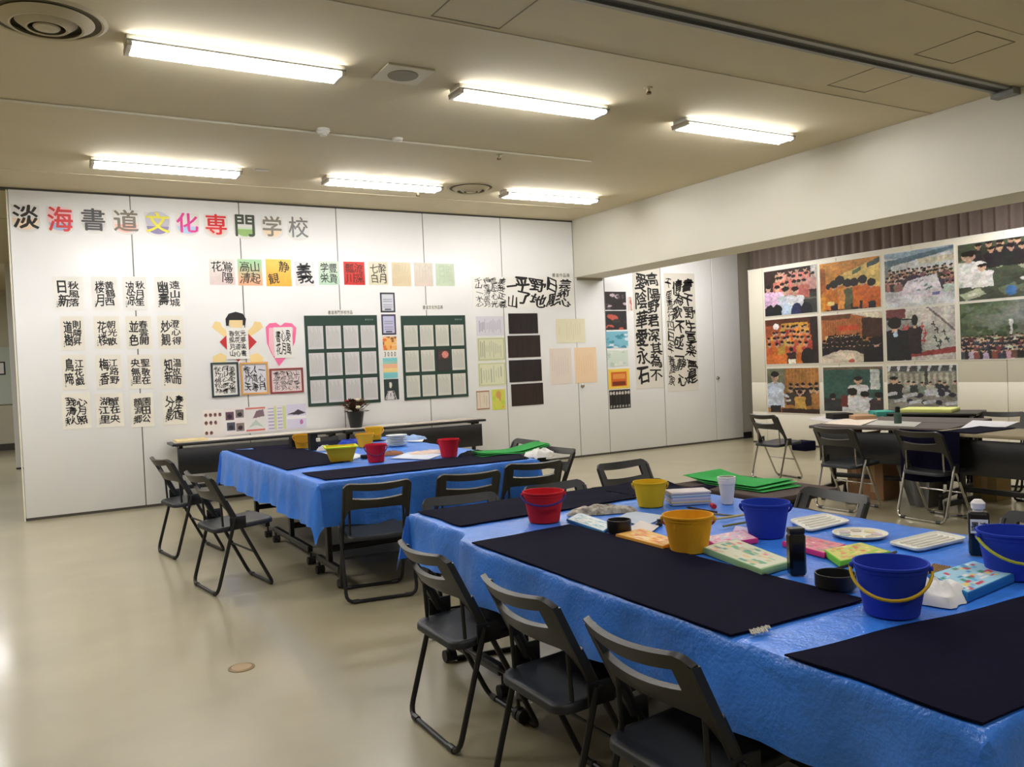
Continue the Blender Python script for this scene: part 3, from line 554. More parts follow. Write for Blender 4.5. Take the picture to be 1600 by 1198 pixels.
def childsheet(e, c, r, cols, m=M_paper, lay=.012):
    a0, a1, z0, z1 = wr(*r); pl = Plane((-c[0], 0, -c[2]), (1, 0, 0), (0, 0, 1), (0, -1, 0)); o = sheet(pl, 'writing_sheet', (a0, a1, z0, z1), m, parent=e, t=.002, d0=lay); mb = MB(); W = a1-a0; Hh = z1-z0
    for i, cl in enumerate(cols):
        for j, ch in enumerate(cl):
            put(mb, pl, ch, a1-W*(.1+.8/len(cols)*(i+.5)), z1-Hh*(.08+.84/len(cl)*(j+.5)), W*.75/len(cols), Hh*.75/len(cl), lay+.003, .03, 0, 0, .06)
    mb.build('lettering', M_ink, o, ang=0)
childsheet(e, c, (354, 512, 388, 561), ['元夢楽書', '気花道心', '春風月山'])
e, c = cut('paper_heart', [('heart', [(415, 511), (421, 505), (431, 504), (438, 509), (445, 504), (456, 505), (463, 512), (461, 534), (453, 551), (436, 572), (424, 552), (417, 536)], (238, 110, 160), 0), ('pink_centre', [(420, 512), (458, 512), (455, 540), (446, 556), (427, 556), (420, 540)], (240, 190, 200), 1)],
 'pink paper heart with a writing sheet on it beside the child cut-out', 'paper heart')
childsheet(e, c, (428, 511, 457, 559), ['愛風', '心月', '書花'], lay=.008)
def framed(r, m, ic, text, label, paper=M_paper, fw=.022, off=.02):
    a0, a1, z0, z1 = wr(*r); A, Z = (a0+a1)/2, (z0+z1)/2; e = empty('picture_frame', (A, YW, Z), label=label, cat='picture frame'); pl = Plane((-A, 0, -Z), (1, 0, 0), (0, 0, 1), (0, -1, 0))
    mb = MB(); 
    for q in ((a0, a1, z0, z0+fw), (a0, a1, z1-fw, z1), (a0, a0+fw, z0+fw, z1-fw), (a1-fw, a1, z0+fw, z1-fw)): mb.quadbox([pl.p(q[0], q[2], 0), pl.p(q[1], q[2], 0), pl.p(q[1], q[3], 0), pl.p(q[0], q[3], 0)], pl.n, .018)
    mb.build('frame', m, e, ang=0); sheet(pl, 'artwork', (a0+fw, a1-fw, z0+fw, z1-fw), paper, parent=e, t=.006); W = a1-a0-2*fw; Hh = z1-z0-2*fw; mb = MB()
    for i, cl in enumerate(text):
        for j, ch in enumerate(cl): put(mb, pl, ch, a1-fw-W*(.06+.88/len(text)*(i+.5)), z1-fw-Hh*(.06+.88/len(cl)*(j+.5)), W*.84/len(text), Hh*.84/len(cl), .0075, off, random.uniform(-.2, .2), 0, .12)
    mb.build('lettering', ic, e, ang=0); return e
framed((330, 566, 373, 620), mat('frame_teal', rgb(48, 62, 66), .4), M_ink, ['道書風花雪', '月山心夢春', '秋竹梅松林'], 'dark framed sheet crowded with black brush writing, left of the three frames')
framed((376, 565.6, 419, 616), mat('frame_gold', rgb(214, 160, 90), .4), M_ink2, ['一心月', '人道書', '春竹天'], 'gold framed sheet of loose brush writing, middle of the three frames', mat('paper_blue', rgb(214, 214, 222), .8))
framed((421.5, 575, 473.6, 614), mat('frame_red', rgb(140, 60, 60), .4), M_ink2, ['山川草木', '日月星心', '花鳥風月', '書道文化'], 'wide red framed sheet of small writing, right of the three frames', mat('paper_rose', rgb(232, 214, 214), .8), off=.0)
def pr(r, fn, label, cat='print', n=(48, 48), group=None):
    a = wr(*r); e = tag(sheet(WB, 'printed_sheet', a, M_paper, label, cat, group), label, cat, group); painted(WB, 'printed_face', a, fn, n, .0038, parent=e); return e
def f_port(U, V):
    im = fill(U, (230, 224, 218)); rs = np.random.RandomState(3)
    for y, n in ((.82, 4), (.55, 3), (.2, 2)):
        for k in range(n): ell(im, U, V, .16+.23*k, y, .08, .07, (130, 84, 84)); ell(im, U, V, .16+.23*k, y+.02, .04, .03, (60, 44, 44))
    return im
def f_pho(U, V):
    im = fill(U, (230, 222, 220))
    for x, y, c in ((.05, .55, (100, 66, 84)), (.55, .6, (120, 110, 110)), (.1, .15, (70, 74, 92)), (.55, .12, (130, 116, 112))): rect(im, U, V, x, y, x+.4, y+.3, c); ell(im, U, V, x+.2, y+.12, .12, .08, (40, 34, 40))
    return im
def f_map(U, V):
    im = fill(U, (222, 220, 218)); rect(im, U, V, 0, .9, 1, .96, (206, 110, 100)); poly(im, U, V, [(.35, .55), (.95, .62), (.9, .88), (.55, .84)], (120, 96, 106)); rect(im, U, V, 0, .08, .95, .14, (206, 92, 80)); poly(im, U, V, [(.1, .2), (.5, .3), (.9, .2), (.5, .5)], (180, 200, 186)); return im
def f_list(U, V):
    im = fill(U, (226, 222, 224))
    for k in range(7): rect(im, U, V, .05, .08+k*.125, .35, .14+k*.125, (170, 160, 196)); rect(im, U, V, .55, .08+k*.125, .8, .14+k*.125, (178, 170, 206)); rect(im, U, V, .36, .05, .5, .95, (198, 206, 150)); rect(im, U, V, .82, .05, .98, .95, (198, 206, 150))
    return im
def f_lil(U, V):
    im = fill(U, (210, 206, 226)); rect(im, U, V, 0, .4, 1, .52, (236, 234, 236)); poly(im, U, V, [(0, .6), (.4, .68), (.6, .78), (1, .62), (.6, .55)], (56, 50, 62)); ell(im, U, V, .75, .25, .09, .1, (180, 110, 170)); return im
pr((317, 640, 349, 685), f_port, 'printed sheet with rows of small round portraits above the long wall table'); pr((351, 636, 383, 679), f_pho, 'printed sheet with four dark small photographs above the wall table'); pr((384, 635, 415, 676), f_map, 'printed sheet with a red band and dark picture above the wall table')
pr((417.5, 632, 447, 673), f_list, 'printed sheet with lilac and green lists above the wall table'); pr((448, 631, 478, 669), f_lil, 'lilac printed sheet with a black bird-like shape above the wall table')
# green pocket charts
M_green = mat('chart_green', rgb(30, 58, 48), .6)
def chart(q, label, tint, dark):
    P = [at(x, y, 1, YW) for x, y in q]; a0 = (P[0][0]+P[3][0])/2; a1 = (P[1][0]+P[2][0])/2; z1 = (P[0][2]+P[1][2])/2; z0 = (P[2][2]+P[3][2])/2; A, Z = (a0+a1)/2, (z0+z1)/2
    e = empty('wall_chart', (A, YW, Z), label=label, cat='wall chart', group='dark green wall charts with twelve sheets'); pl = Plane((-A, 0, -Z), (1, 0, 0), (0, 0, 1), (0, -1, 0)); sheet(pl, 'backing_board', (a0, a1, z0, z1), M_green, parent=e, t=.012)
    W, Hh = a1-a0, z1-z0
    for j in range(3):
        for i in range(4):
            x0 = a0+W*(.035+i*.241); x1 = x0+W*.205; y1 = z1-Hh*(.115+j*.298); y0 = y1-Hh*.255; dk = (i, j) == dark
            o = sheet(pl, 'sheet', (x0, x1, y0, y1), M_ink2 if dk else tint, parent=e, t=.003, d0=.0135)
            if dk: o['label'] = 'black sheet with a pink picture at its top'; painted(pl, 'picture', (x0+.02, x1-.01, y0+(y1-y0)*.55, y1-.01), lambda U, V: grain(ellr(U, V), .1, 4), (20, 16), .002, d0=.0165, parent=o)
            else:
                mb = MB()
                for k in range(9): xx = x0+(x1-x0)*(.1+.09*k); mb.quadbox([pl.p(xx, y0+.03, .0165), pl.p(xx+.005, y0+.03, .0165), pl.p(xx+.005, y1-.02-.03*(k % 3), .0165), pl.p(xx, y1-.02-.03*(k % 3), .0165)], pl.n, .001)
                mb.build('text_lines', mat('text_grey', rgb(172, 170, 164), .8), o, ang=0)
    mb = MB(); 
    for k, ch in enumerate('書道文化'): put(mb, pl, ch, a1-W*.16+k*.03, z1-Hh*.05, .024, .024, .0135, 0)
    mb.build('heading', mat('head_pale', rgb(150, 170, 160), .7), e, ang=0)
def ellr(U, V):
    im = fill(U, (70, 44, 46)); ell(im, U, V, .65, .5, .3, .4, (206, 130, 120)); return im
chart([(473.6, 493.5), (587.9, 492), (595, 629.7), (483, 633.7)], 'dark green wall chart of twelve pale lilac sheets above the flower pot', mat('sheet_lilac', rgb(204, 202, 204), .8), None)
chart([(624.8, 493.8), (725.8, 492), (731.8, 618.6), (633, 626)], 'dark green wall chart of twelve sheets, one of them black', mat('sheet_grey', rgb(204, 203, 194), .8), (2, 1))
# column of prints between the charts
def f_frm(cin, cfr):
    def f(U, V):
        im = fill(U, cfr); rect(im, U, V, .12, .08, .88, .92, cin)
        for k in range(5): rect(im, U, V, .2, .25+k*.1, .8, .28+k*.1, (130, 130, 150))
        rect(im, U, V, .3, .12, .7, .2, (60, 58, 70)); return im
    return f
def f_mix(seed, cols, n=26, r=.14):
    def f(U, V):
        rs = np.random.RandomState(seed); im = fill(U, cols[0])
        for k in range(n): ell(im, U, V, rs.rand(), rs.rand(), r*rs.uniform(.4, 1.2), r*rs.uniform(.3, 1), cols[rs.randint(len(cols))])
        return im
    return f
def f_teal(U, V):
    im = fill(U, (118, 196, 204)); rect(im, U, V, 0, .72, 1, .86, (150, 200, 190)); rect(im, U, V, 0, .5, 1, .72, (232, 176, 140)); rect(im, U, V, 0, .3, 1, .5, (236, 206, 140)); rect(im, U, V, 0, 0, 1, .2, (120, 190, 196)); return im
def f_bw(U, V):
    im = fill(U, (36, 50, 48)); ell(im, U, V, .45, .72, .1, .14, (226, 222, 206)); rs = np.random.RandomState(2)
    for k in range(16): x = rs.rand(); poly(im, U, V, [(x, 0), (x+.07, 0), (.5+(x-.5)*.5+.03, .42), (.5+(x-.5)*.5, .42)], (206, 202, 204))
    return im
for r, fn, lab in [((594, 457, 617, 488), f_frm((206, 208, 216), (44, 44, 56)), 'small black bordered print at the top of the strip between the green charts'), ((596, 491, 618.5, 523), f_frm((190, 190, 220), (52, 48, 70)), 'small violet bordered print, second in the strip between the green charts'),
  ((598, 525.6, 619.5, 547), f_mix(5, [(236, 180, 100), (230, 206, 160), (150, 90, 60), (226, 120, 60)]), 'small orange picture in the strip between the green charts'), ((598.5, 559, 621, 591), f_teal, 'small teal and peach print in the strip between the green charts'), ((600, 592, 623, 624.5), f_bw, 'small black and white print at the bottom of the strip between the charts')]: pr(r, fn, lab, n=(24, 30), group='narrow strip of prints between the green charts')
a = wr(598.5, 548.5, 620, 557.5); e = tag(sheet(WB, 'number_strip', a, M_paper, 'small white strip with black figures between the green charts', 'label'), 'small white strip with black figures between the green charts', 'label'); mb = MB()
for k, ch in enumerate('3000'): put(mb, WB, ch, a[0]+(a[1]-a[0])*(.14+.24*k), (a[2]+a[3])/2, (a[1]-a[0])*.2, (a[3]-a[2])*.8, .0045, .03)
mb.build('lettering', M_ink, e, ang=0)
def f_txt(bg, ic, n=14, border=None):
    def f(U, V):
        im = fill(U, bg); rs = np.random.RandomState(n)
        if border: rect(im, U, V, .03, .04, .97, .96, border); rect(im, U, V, .06, .08, .94, .92, bg)
        for k in range(n): x = .1+.8*k/n; y = rs.uniform(.12, .4); rect(im, U, V, x, y, x+.022, rs.uniform(.65, .9), ic, .75)
        return im
    return f
pr((744, 494, 787.5, 524.5), f_txt((214, 212, 222), (150, 148, 166), 16), 'pale lilac sheet of tiny vertical writing right of the green charts', n=(60, 30)); pr((746, 527, 789, 563.5), f_txt((214, 214, 184), (140, 146, 130), 12, (170, 178, 130)), 'greenish cream sheet of writing, upper of two alike', n=(60, 36)); pr((747, 566, 790.5, 603), f_txt((218, 218, 188), (120, 134, 120), 9, (180, 186, 140)), 'greenish cream sheet of writing, lower of two alike', n=(60, 36))
pr((744, 609.5, 765, 640.7), f_txt((222, 210, 190), (170, 150, 120), 5, (140, 80, 56)), 'small brown bordered sheet above the right end of the wall table', n=(30, 40)); pr((768.6, 608, 789.5, 640), f_mix(8, [(200, 206, 84), (222, 200, 110), (206, 150, 90), (180, 200, 70)], 14, .25), 'small yellow green picture above the right end of the wall table', n=(30, 40))
M_blk = mat('sumi_black', rgb(36, 30, 33), .35, noise=.3, nscale=9, stretch=(6, 1, .3)); M_blk2 = mat('sumi_brown', rgb(46, 33, 30), .35, noise=.3, nscale=9, stretch=(6, 1, .3))
for k, (r, m) in enumerate([((794.5, 489.5, 840, 521), M_blk), ((793.5, 524, 844, 558), M_blk2), ((795.5, 562, 846, 596), M_blk), ((799, 599, 848.5, 633), M_blk2)]):
    sheet(WB, 'lacquer_board', wr(*r), m, ['topmost', 'second', 'third', 'lowest'][k]+' of four glossy black lacquer boards hung on the partition', 'board', 'glossy black boards in a column', t=.008)
for r, fn, lab in [((869, 498, 914, 535.5), f_txt((226, 220, 190), (212, 206, 176), 10), 'pale yellow sheet above two others near the latch'), ((859.5, 544, 893, 600), f_txt((224, 212, 200), (206, 192, 184), 8), 'pale pink sheet left of the peach one'), ((898, 542.5, 932, 598), f_txt((234, 206, 170), (222, 186, 148), 8), 'peach coloured sheet just above the round latch')]: pr(r, fn, lab, n=(40, 40))
def f_dots(U, V):
    im = fill(U, (30, 28, 28))
    for k in range(7): ell(im, U, V, .08+.14*k, .82, .05, .09, (206, 200, 190)); ell(im, U, V, .08+.14*k, .12, .04, .06, (180, 176, 166)); rect(im, U, V, .05+.14*k, .3, .07+.14*k, .7, (60, 56, 50))
    return im
def f_or(U, V):
    im = fill(U, (232, 196, 80)); rect(im, U, V, .14, .12, .86, .86, (206, 100, 40)); rect(im, U, V, .22, .5, .8, .75, (224, 150, 70)); rect(im, U, V, .2, .15, .8, .35, (120, 50, 26)); return im
for r, fn, lab in [((945, 455.6, 978, 484), f_mix(11, [(44, 40, 42), (90, 80, 84), (200, 180, 190), (50, 46, 48)], 22, .12), 'dark photograph at the top of the strip beyond the beam'), ((946, 485.5, 979, 515), f_mix(12, [(48, 46, 46), (60, 58, 54), (190, 90, 76)], 16, .16), 'dark and red photograph, second in the strip beyond the beam'),
  ((947, 517.6, 981, 543.5), f_mix(13, [(120, 180, 200), (70, 140, 160), (214, 226, 236), (90, 160, 180)], 26, .13), 'blue and white picture in the strip beyond the beam'), ((949, 547, 981, 572), f_mix(14, [(206, 218, 206), (180, 200, 186), (224, 226, 210)], 18, .15), 'pale green picture in the strip beyond the beam'),
  ((950, 576, 983.5, 607), f_or, 'yellow bordered orange picture in the strip beyond the beam'), ((952, 608.5, 985, 638), f_dots, 'black picture with rows of white dots at the bottom of the strip'), ((981, 464, 987.5, 485), f_mix(15, [(226, 210, 200), (206, 120, 110), (70, 96, 80)], 9, .3), 'tiny red and green picture beside the strip beyond the beam')]: pr(r, fn, lab, n=(34, 30), group='strip of pictures beyond the beam')
# frames on the far wall, left of the partition
for k, (x0, x1, z0, z1) in enumerate([(-0.72, -0.36, 1.72, 2.02), (-1.5, -1.0, 1.72, 2.1)]):
    e = empty('far_frame', ((x0+x1)/2, 22.17, (z0+z1)/2), label=['grey framed sheet on the far wall beside the partition edge', 'grey framed sheet on the far wall, farther left'][k], cat='picture frame'); hx, hz = (x1-x0)/2, (z1-z0)/2
    MB().box(-hx, hx, -.03, 0, -hz, hz).build('frame', M_dark, e, ang=0); MB().box(-hx+.03, hx-.03, -.034, -.03, -hz+.03, hz-.03).build('sheet', M_paper, e, ang=0)
struct(MB().box(-3, -0.1, 22.15, 22.17, 1.05, 2.35).build('trim_1', mat('panel_green', rgb(196, 204, 190), .6), ang=0))
# ================================================================ CHAIRS
def lx(z): return -0.19+0.49*(0.78-z)      # x of the slanting main tube at height z
def make_chair(kind):
    r = empty('folding_chair', (0, 0, 0), label='', cat='chair'); mt = M_chrome if kind == 'chrome' else M_dark
    # back: moulded shell with a slot
    nu, W, z0, z1 = 25, .222, .592, .782; rows = [0, .10, .20, .30, .40, .48, .56, .64, .71, .80, .91, 1.0]; P = []
    for i, v in enumerate(rows):
        row = []
        for j in range(nu):
            u = -1+2*j/(nu-1); z = z0+(z1-z0)*v
            if v > .9: z -= .030*max(0, (abs(u)-.82)/.18)**2*(1 if v == 1 else .4)
            if v < .3: z += (.012*(1-abs(u)**4)-.075*max(0, (abs(u)-.84)/.16)**1.3)*(1-v/.3)
            if i == 6: z -= .004*(1-abs(u))
            z -= .020*(1-u*u)*(.55 if v > .85 else 1.0)*(1 if v > .3 else v/.3)
            bulge = .055*(1-u*u)*(.6+.4*v)
            row.append((lx(z)-bulge-.004, u*(W-(.012*(1-v))), z))
        P.append(row)
    mb = MB(); mb.tgrid(P, (-.020, 0, -.006), lambda i, j: not (5 <= i <= 8 and 3 <= j <= 20)); mb.build('backrest', M_backpl, r, ang=50)
    for sy in (-1, 1): b = MB(); b.rings([[(lx(z)-.012+dx, sy*(W-.008)+dy, z) for dx, dy in ((-.016, -.010), (.012, -.010), (.016, 0), (.012, .010), (-.016, .010), (-.02, 0))] for z in (.44, .56, .66, .745)]); b.build('side_rail', M_backpl, r)
    wy = .212
    b = MB(); b.tube([(lx(.60), -wy, .60), (.185, -wy, .012), (.185, wy, .012), (lx(.60), wy, .60)], .0115, 10, bend=.05); b.build('front_leg_frame', mt, r)
    wr_ = .232
    b = MB(); b.tube([(-.055, -wr_, .475), (-.19, -wr_, .012), (-.19, wr_, .012), (-.055, wr_, .475)], .0115, 10, bend=.06); b.build('rear_leg_frame', mt, r)
    MB().tube([(lx(.24), -wy, .24), (lx(.24), wy, .24)], .007, 8).build('cross_bar', mt, r)
    for sy in (-1, 1): MB().tube([(lx(.60)-.022, sy*.178, .61), (-.115, sy*.178, .43)], .008, 8).build('seat_strut', mt, r)
    for sy in (-1, 1): b = MB(); b.bevbox(-.085, .02, sy*.222-.004, sy*.222+.004, .415, .49, .003); b.tube([(lx(.47), sy*.20, .47), (lx(.47), sy*.242, .47)], .010, 10); b.build('hinge_bracket', M_dark if kind != 'chrome' else M_blackpl, r)
    # seat
    def rr(hx0, hx1, hy, rad, z, ins):
        o = []
        for cx, cy, a in ((hx1-rad, hy-rad, 0), (hx0+rad, hy-rad, 90), (hx0+rad, -hy+rad, 180), (hx1-rad, -hy+rad, 270)):
            for k in range(6): t = math.radians(a+k*18); o.append((cx+(rad-ins)*math.cos(t), cy+(rad-ins)*math.sin(t), z+(.012*(cx+rad*math.cos(t))/.2)))
        return o
    A = (-.175, .225, .198, .06); b = MB(); b.rings([rr(*A, .408, .012), rr(*A, .404, .0), rr(*A, .424, 0), rr(*A, .434, .008), rr(*A, .433, .022), rr(-.12, .17, .14, .04, .424, 0)]); b.build('seat', M_seatpl, r, ang=60)
    for x, y in ((.185, .16), (.185, -.16), (-.19, .17), (-.19, -.17)): MB().tube([(x, y-.02, .0135), (x, y+.02, .0135)], .0145, 8).build('foot_cap', M_blackpl, r)
    return r
CH = [  # x, y, heading deg, kind, scale, label, group
 (1.55, 3.075, 0, 'b', 1, 'farthest black folding chair of the row along the left side of the near table', 'chairs along the near blue table'),
 (1.55, 2.34, 0, 'b', 1, 'middle black folding chair of the row along the near table', 'chairs along the near blue table'),
 (1.55, 1.73, 0, 'b', 1, 'black folding chair closest to the camera in the row along the near table', 'chairs along the near blue table'),
 (1.965, 5.26, 80, 'b', 1, 'black folding chair in front of the left corner of the far blue table', 'chairs in front of the far blue table'),
 (2.60, 5.19, 79, 'b', 1, 'black folding chair at the middle front of the far blue table', 'chairs in front of the far blue table'),
 (3.21, 5.33, 78, 'b', 1, 'black folding chair at the right front of the far blue table', 'chairs in front of the far blue table'),
 (2.03, 3.94, -98, 'b', 1, 'black folding chair behind the left head of the near table, mostly hidden', 'chairs at the head of the near table'),
 (2.69, 3.93, -86, 'b', 1, 'black folding chair behind the near table, right behind the red bucket', 'chairs at the head of the near table'),
 (3.58, 4.43, -88, 'b', 1, 'black folding chair off the far corner of the near table, behind a yellow bucket', None),
 (3.33, 2.84, 175, 'b', 1, 'black folding chair on the right side of the near table, behind the middle blue bucket', None),
 (3.40, 1.80, 178, 'b', 1, 'black folding chair at the right frame edge behind the ink bottle and rightmost bucket', None),
 (1.22, 6.13, 8, 'b', 1.07, 'nearer of two black folding chairs at the left end of the far blue table', 'chairs at the left end of the far blue table'),
 (1.165, 7.53, 9, 'b', 1.07, 'farther of two black folding chairs at the left end of the far blue table', 'chairs at the left end of the far blue table'),
 (3.82, 6.64, 180, 'b', 1, 'black folding chair beyond the green bag on the far blue table', None),
 (3.62, 5.78, 184, 'b', 1, 'black folding chair at the right end of the far table, overlapped by another', None),
 (7.60, 6.87, -5, 'c', 1, 'chrome legged black folding chair at the left end of the dark tables, before the board', 'chrome legged chairs at the dark tables'),
 (6.63, 5.14, 0, 'c', 1, 'chrome legged black folding chair in front of the cardboard boxes', 'chrome legged chairs at the dark tables'),
 (6.72, 4.34, -4, 'c', 1, 'chrome legged black folding chair in front of the right dark table', 'chrome legged chairs at the dark tables'),
 (8.50, 4.78, 200, 'b', 1, 'black folding chair behind the right dark table, left of two', 'chairs behind the dark tables'),
 (8.15, 4.15, 182, 'b', 1, 'black folding chair behind the right dark table at the frame edge, right of two', 'chairs behind the dark tables')]
proto = {}
for x, y, a, k, sc, lab, g in CH:
    if k not in proto:
        c = make_chair('chrome' if k == 'c' else 'black'); proto[k] = c; c.location = (x, y, 0); c.rotation_euler = (0, 0, math.radians(a)); c['label'] = lab
        if g: c['group'] = g
    else:
        c = dup(proto[k], (x, y, 0), math.radians(a), lab, g, sc)
        if not g and 'group' in c: del c['group']

# ================================================================ TABLES
def folding_table(x, y, rz, L, D, lab, h=.73, panel=True, cat='table', casters=True, topmat=None, group=None):
    e = empty('folding_table', (x, y, 0), rz, lab, cat, group); hx, hy = L/2, D/2
    MB().bevbox(-hx, hx, -hy, hy, h-.028, h, .006).build('tabletop', topmat or M_tableblk, e)
    for sx in (-1, 1):
        X = sx*(hx-.10)
        b = MB(); b.bevbox(X-.018, X+.018, -.03, .03, .14, h-.06, .004); b.bevbox(X-.02, X+.02, -hy*.7, hy*.7, h-.06, h-.029, .004); b.build('leg', M_dark, e)
        f = MB(); f.bevbox(X-.02, X+.02, -hy*.8, hy*.8, .095, .14, .006); f = f.build('foot', M_dark, e)
        for sy in (-1, 1):
            Y = sy*hy*.8
            if casters:
                b = MB()
                for dy in (-.014, .014): b.tube([(X-.012+dy*1.2, Y-.012, .032), (X+.012+dy*1.2, Y-.012, .032)], .030, 14)
                b.tube([(X, Y, .05), (X, Y, .10)], .008, 8); b.build('caster', M_caster, f)
            else: MB().lathe([(.02, .0), (.022, .02), (.012, .095)], 12, (X, Y, 0)).build('foot_pad', M_caster, f)
    MB().bevbox(-hx+.12, hx-.12, -.014, .014, .20, .245, .004).build('stretcher', M_dark, e)
    if panel: MB().bevbox(-hx+.06, hx-.06, -hy+.02, -hy+.032, h-.36, h-.06, .003).build('modesty_panel', M_tableblk, e)
    return e
def tablecloth(x0, x1, y0, y1, drop, lab, jog=None, seed=1, cx=.34):
    rs = np.random.RandomState(seed); st = .05
    def axis(a, c): return [a-drop*(1-k/7) for k in range(7)]+[a-.006]+list(np.linspace(a, c, int((c-a)/st)+1))+[c+.006]+[c+drop*(k+1)/7 for k in range(7)]
    A = axis(x0, x1); B = axis(y0, y1); ph = rs.uniform(0, 6, 8); P = []
    for b_ in B:
        row = []
        for a_ in A:
            x = min(max(a_, x0), x1); y = min(max(b_, y0), y1); dx = a_-x; dy = b_-y; d = math.hypot(dx, dy)
            z = ZT-.001+.0012*math.sin(a_*23+ph[0]+math.sin(b_*17))*math.sin(b_*19+ph[1])+.0008*math.sin((a_+b_)*41)
            if jog and x < x0+.3:
                t = min(1, max(0, (y-jog[0])/.12)); x += jog[1]*t*(1-(x-x0)/.3)
            if d > 0:
                ux, uy = dx/d, dy/d; s = y if abs(dx) > abs(dy) else x; dd = min(d, drop*cx/.25) if (dx and dy) else d
                out = .007+.026*(dd/drop)**.9*(1+.8*math.sin(s*9+ph[2])+.5*math.sin(s*23+ph[3]))
                if dx and dy: out = .02+.05*(d/drop)
                x += ux*out; y += uy*out; z = ZT-.006-dd*(1.0+.04*math.sin(s*5+ph[4]))
            row.append((x, y, z))
        P.append(row)
    mb = MB(); n = len(P); m = len(P[0]); mb.add([p for r_ in P for p in r_], [(i*m+j, i*m+j+1, (i+1)*m+j+1, (i+1)*m+j) for i in range(n-1) for j in range(m-1)])
    o = mb.build('blue_sheet', M_tarp, ang=50); return tag(o, lab, 'tablecloth', 'blue plastic sheets over the tables')
def felt(q, lab, n=(18, 12), seed=0, curl=0.0, px=True, parent=None, m=None, t=.0045, name='felt_mat', cat='mat', grp='navy felt mats on the blue tables'):
    P = [np.array(T(*p)) if px else np.array([p[0], p[1], ZT]) for p in q]; rs = np.random.RandomState(seed); ph = rs.uniform(0, 6, 6); G = []
    for i in range(n[1]+1):
        v = i/n[1]; row = []
        for j in range(n[0]+1):
            u = j/n[0]; p = (P[0]*(1-u)+P[1]*u)*(1-v)+(P[3]*(1-u)+P[2]*u)*v; e = .006
            p = p+np.array([e*math.sin(v*9+ph[0])*(1-2*u), e*math.sin(u*11+ph[1])*(1-2*v), 0])
            z = ZT+.0025+.0016*(1+math.sin(u*8+v*5+ph[2])*math.sin(v*7+ph[3])); 
            if curl: z += curl*max(0, (u-.6)/.4)**2*(.5+.5*math.sin(v*9+1))
            row.append((p[0], p[1], z+t))
        G.append(row)
    mb = MB(); mb.tgrid(G, (0, 0, -t)); o = mb.build(name, m or M_felt, ang=40); return tag(o, lab, cat, grp)
# near table group
folding_table(1.62+.42, 2.02, PI/2, 2.1, .84, 'long caster table under the blue sheet on the left side of the near group', panel=False)
folding_table(2.90-.12, 2.02, PI/2, 2.1, .60, 'long caster table under the blue sheet on the right side of the near group', panel=False)
folding_table(2.44, 3.53, 0, 1.50, .70, 'caster table under the blue sheet across the head of the near group', panel=False)
tablecloth(1.585, 3.17, .935, 3.955, .21, 'large blue plastic sheet covering the near group of tables', (3.2, .09), 1)
felt([(735, 850), (1145, 997), (1350, 940), (893, 821)], 'long navy felt mat along the left side of the near table, woven tag', seed=1)
P0 = T(1230, 1027); felt([(1.588, .94), (2.62, .90), (2.50, 1.335), (1.587, 1.43)], 'navy felt mat at the near corner of the table, bottom right of the picture', seed=2, px=False)
felt([(1.715, 3.46), (2.80, 3.49), (2.80, 3.94), (1.72, 3.95)], 'navy felt mat at the far left head of the near table', seed=3, px=False)
felt([(2.82, 3.56), (3.22, 3.34), (3.18, 3.93), (2.80, 3.93)], 'navy felt mat across the far head of the table behind the back yellow bucket', seed=4, px=False, curl=.03)
mb = MB(); q = [T(1172, 984, ZT+.011), T(1176, 992, ZT+.011), T(1207, 983, ZT+.011), T(1203, 976, ZT+.011)]
rs = np.random.RandomState(3)
for k in range(14):
    u, v = (k % 5)/5+.06, (k//5)/3+.1; a = q[0]*(1-u)+q[3]*u; b_ = q[1]*(1-u)+q[2]*u; p = a*(1-v)+b_*v; mb.box(p[0]-.006, p[0]+.006, p[1]-.003, p[1]+.003, p[2]-.001, p[2]+.001); mb.box(p[0]-.0015, p[0]+.0015, p[1]-.010, p[1]+.008, p[2]-.001, p[2]+.001)
tag(mb.build('woven_tag', cmat(186, 180, 160), ang=0), 'small pale woven tag mark on the corner of the long navy mat', 'tag')
# far table group
folding_table(2.53, 5.80, 0, 1.62, .62, 'caster table under the blue sheet along the front of the far group', panel=False)
folding_table(2.53, 6.90, 0, 1.55, 1.3, 'caster table under the blue sheet in the middle of the far group', panel=False)
folding_table(2.53, 8.10, 0, 1.55, 1.0, 'caster table under the blue sheet at the back of the far group', panel=False)
tablecloth(1.67, 3.40, 5.47, 8.64, .30, 'large blue plastic sheet covering the far group of tables', None, 5)
felt([(509, 751), (826, 717), (802, 706.5), (470, 740)], 'navy felt mat along the front edge of the far blue table', seed=6)
felt([(1.70, 6.40), (2.29, 6.56), (2.31, 8.05), (1.71, 8.60)], 'long navy felt mat along the left end of the far blue table', seed=7, px=False)
felt([(1.95, 8.12), (3.2, 8.12), (3.2, 8.60), (1.95, 8.62)], 'navy felt mat at the back edge of the far blue table', seed=8, px=False)
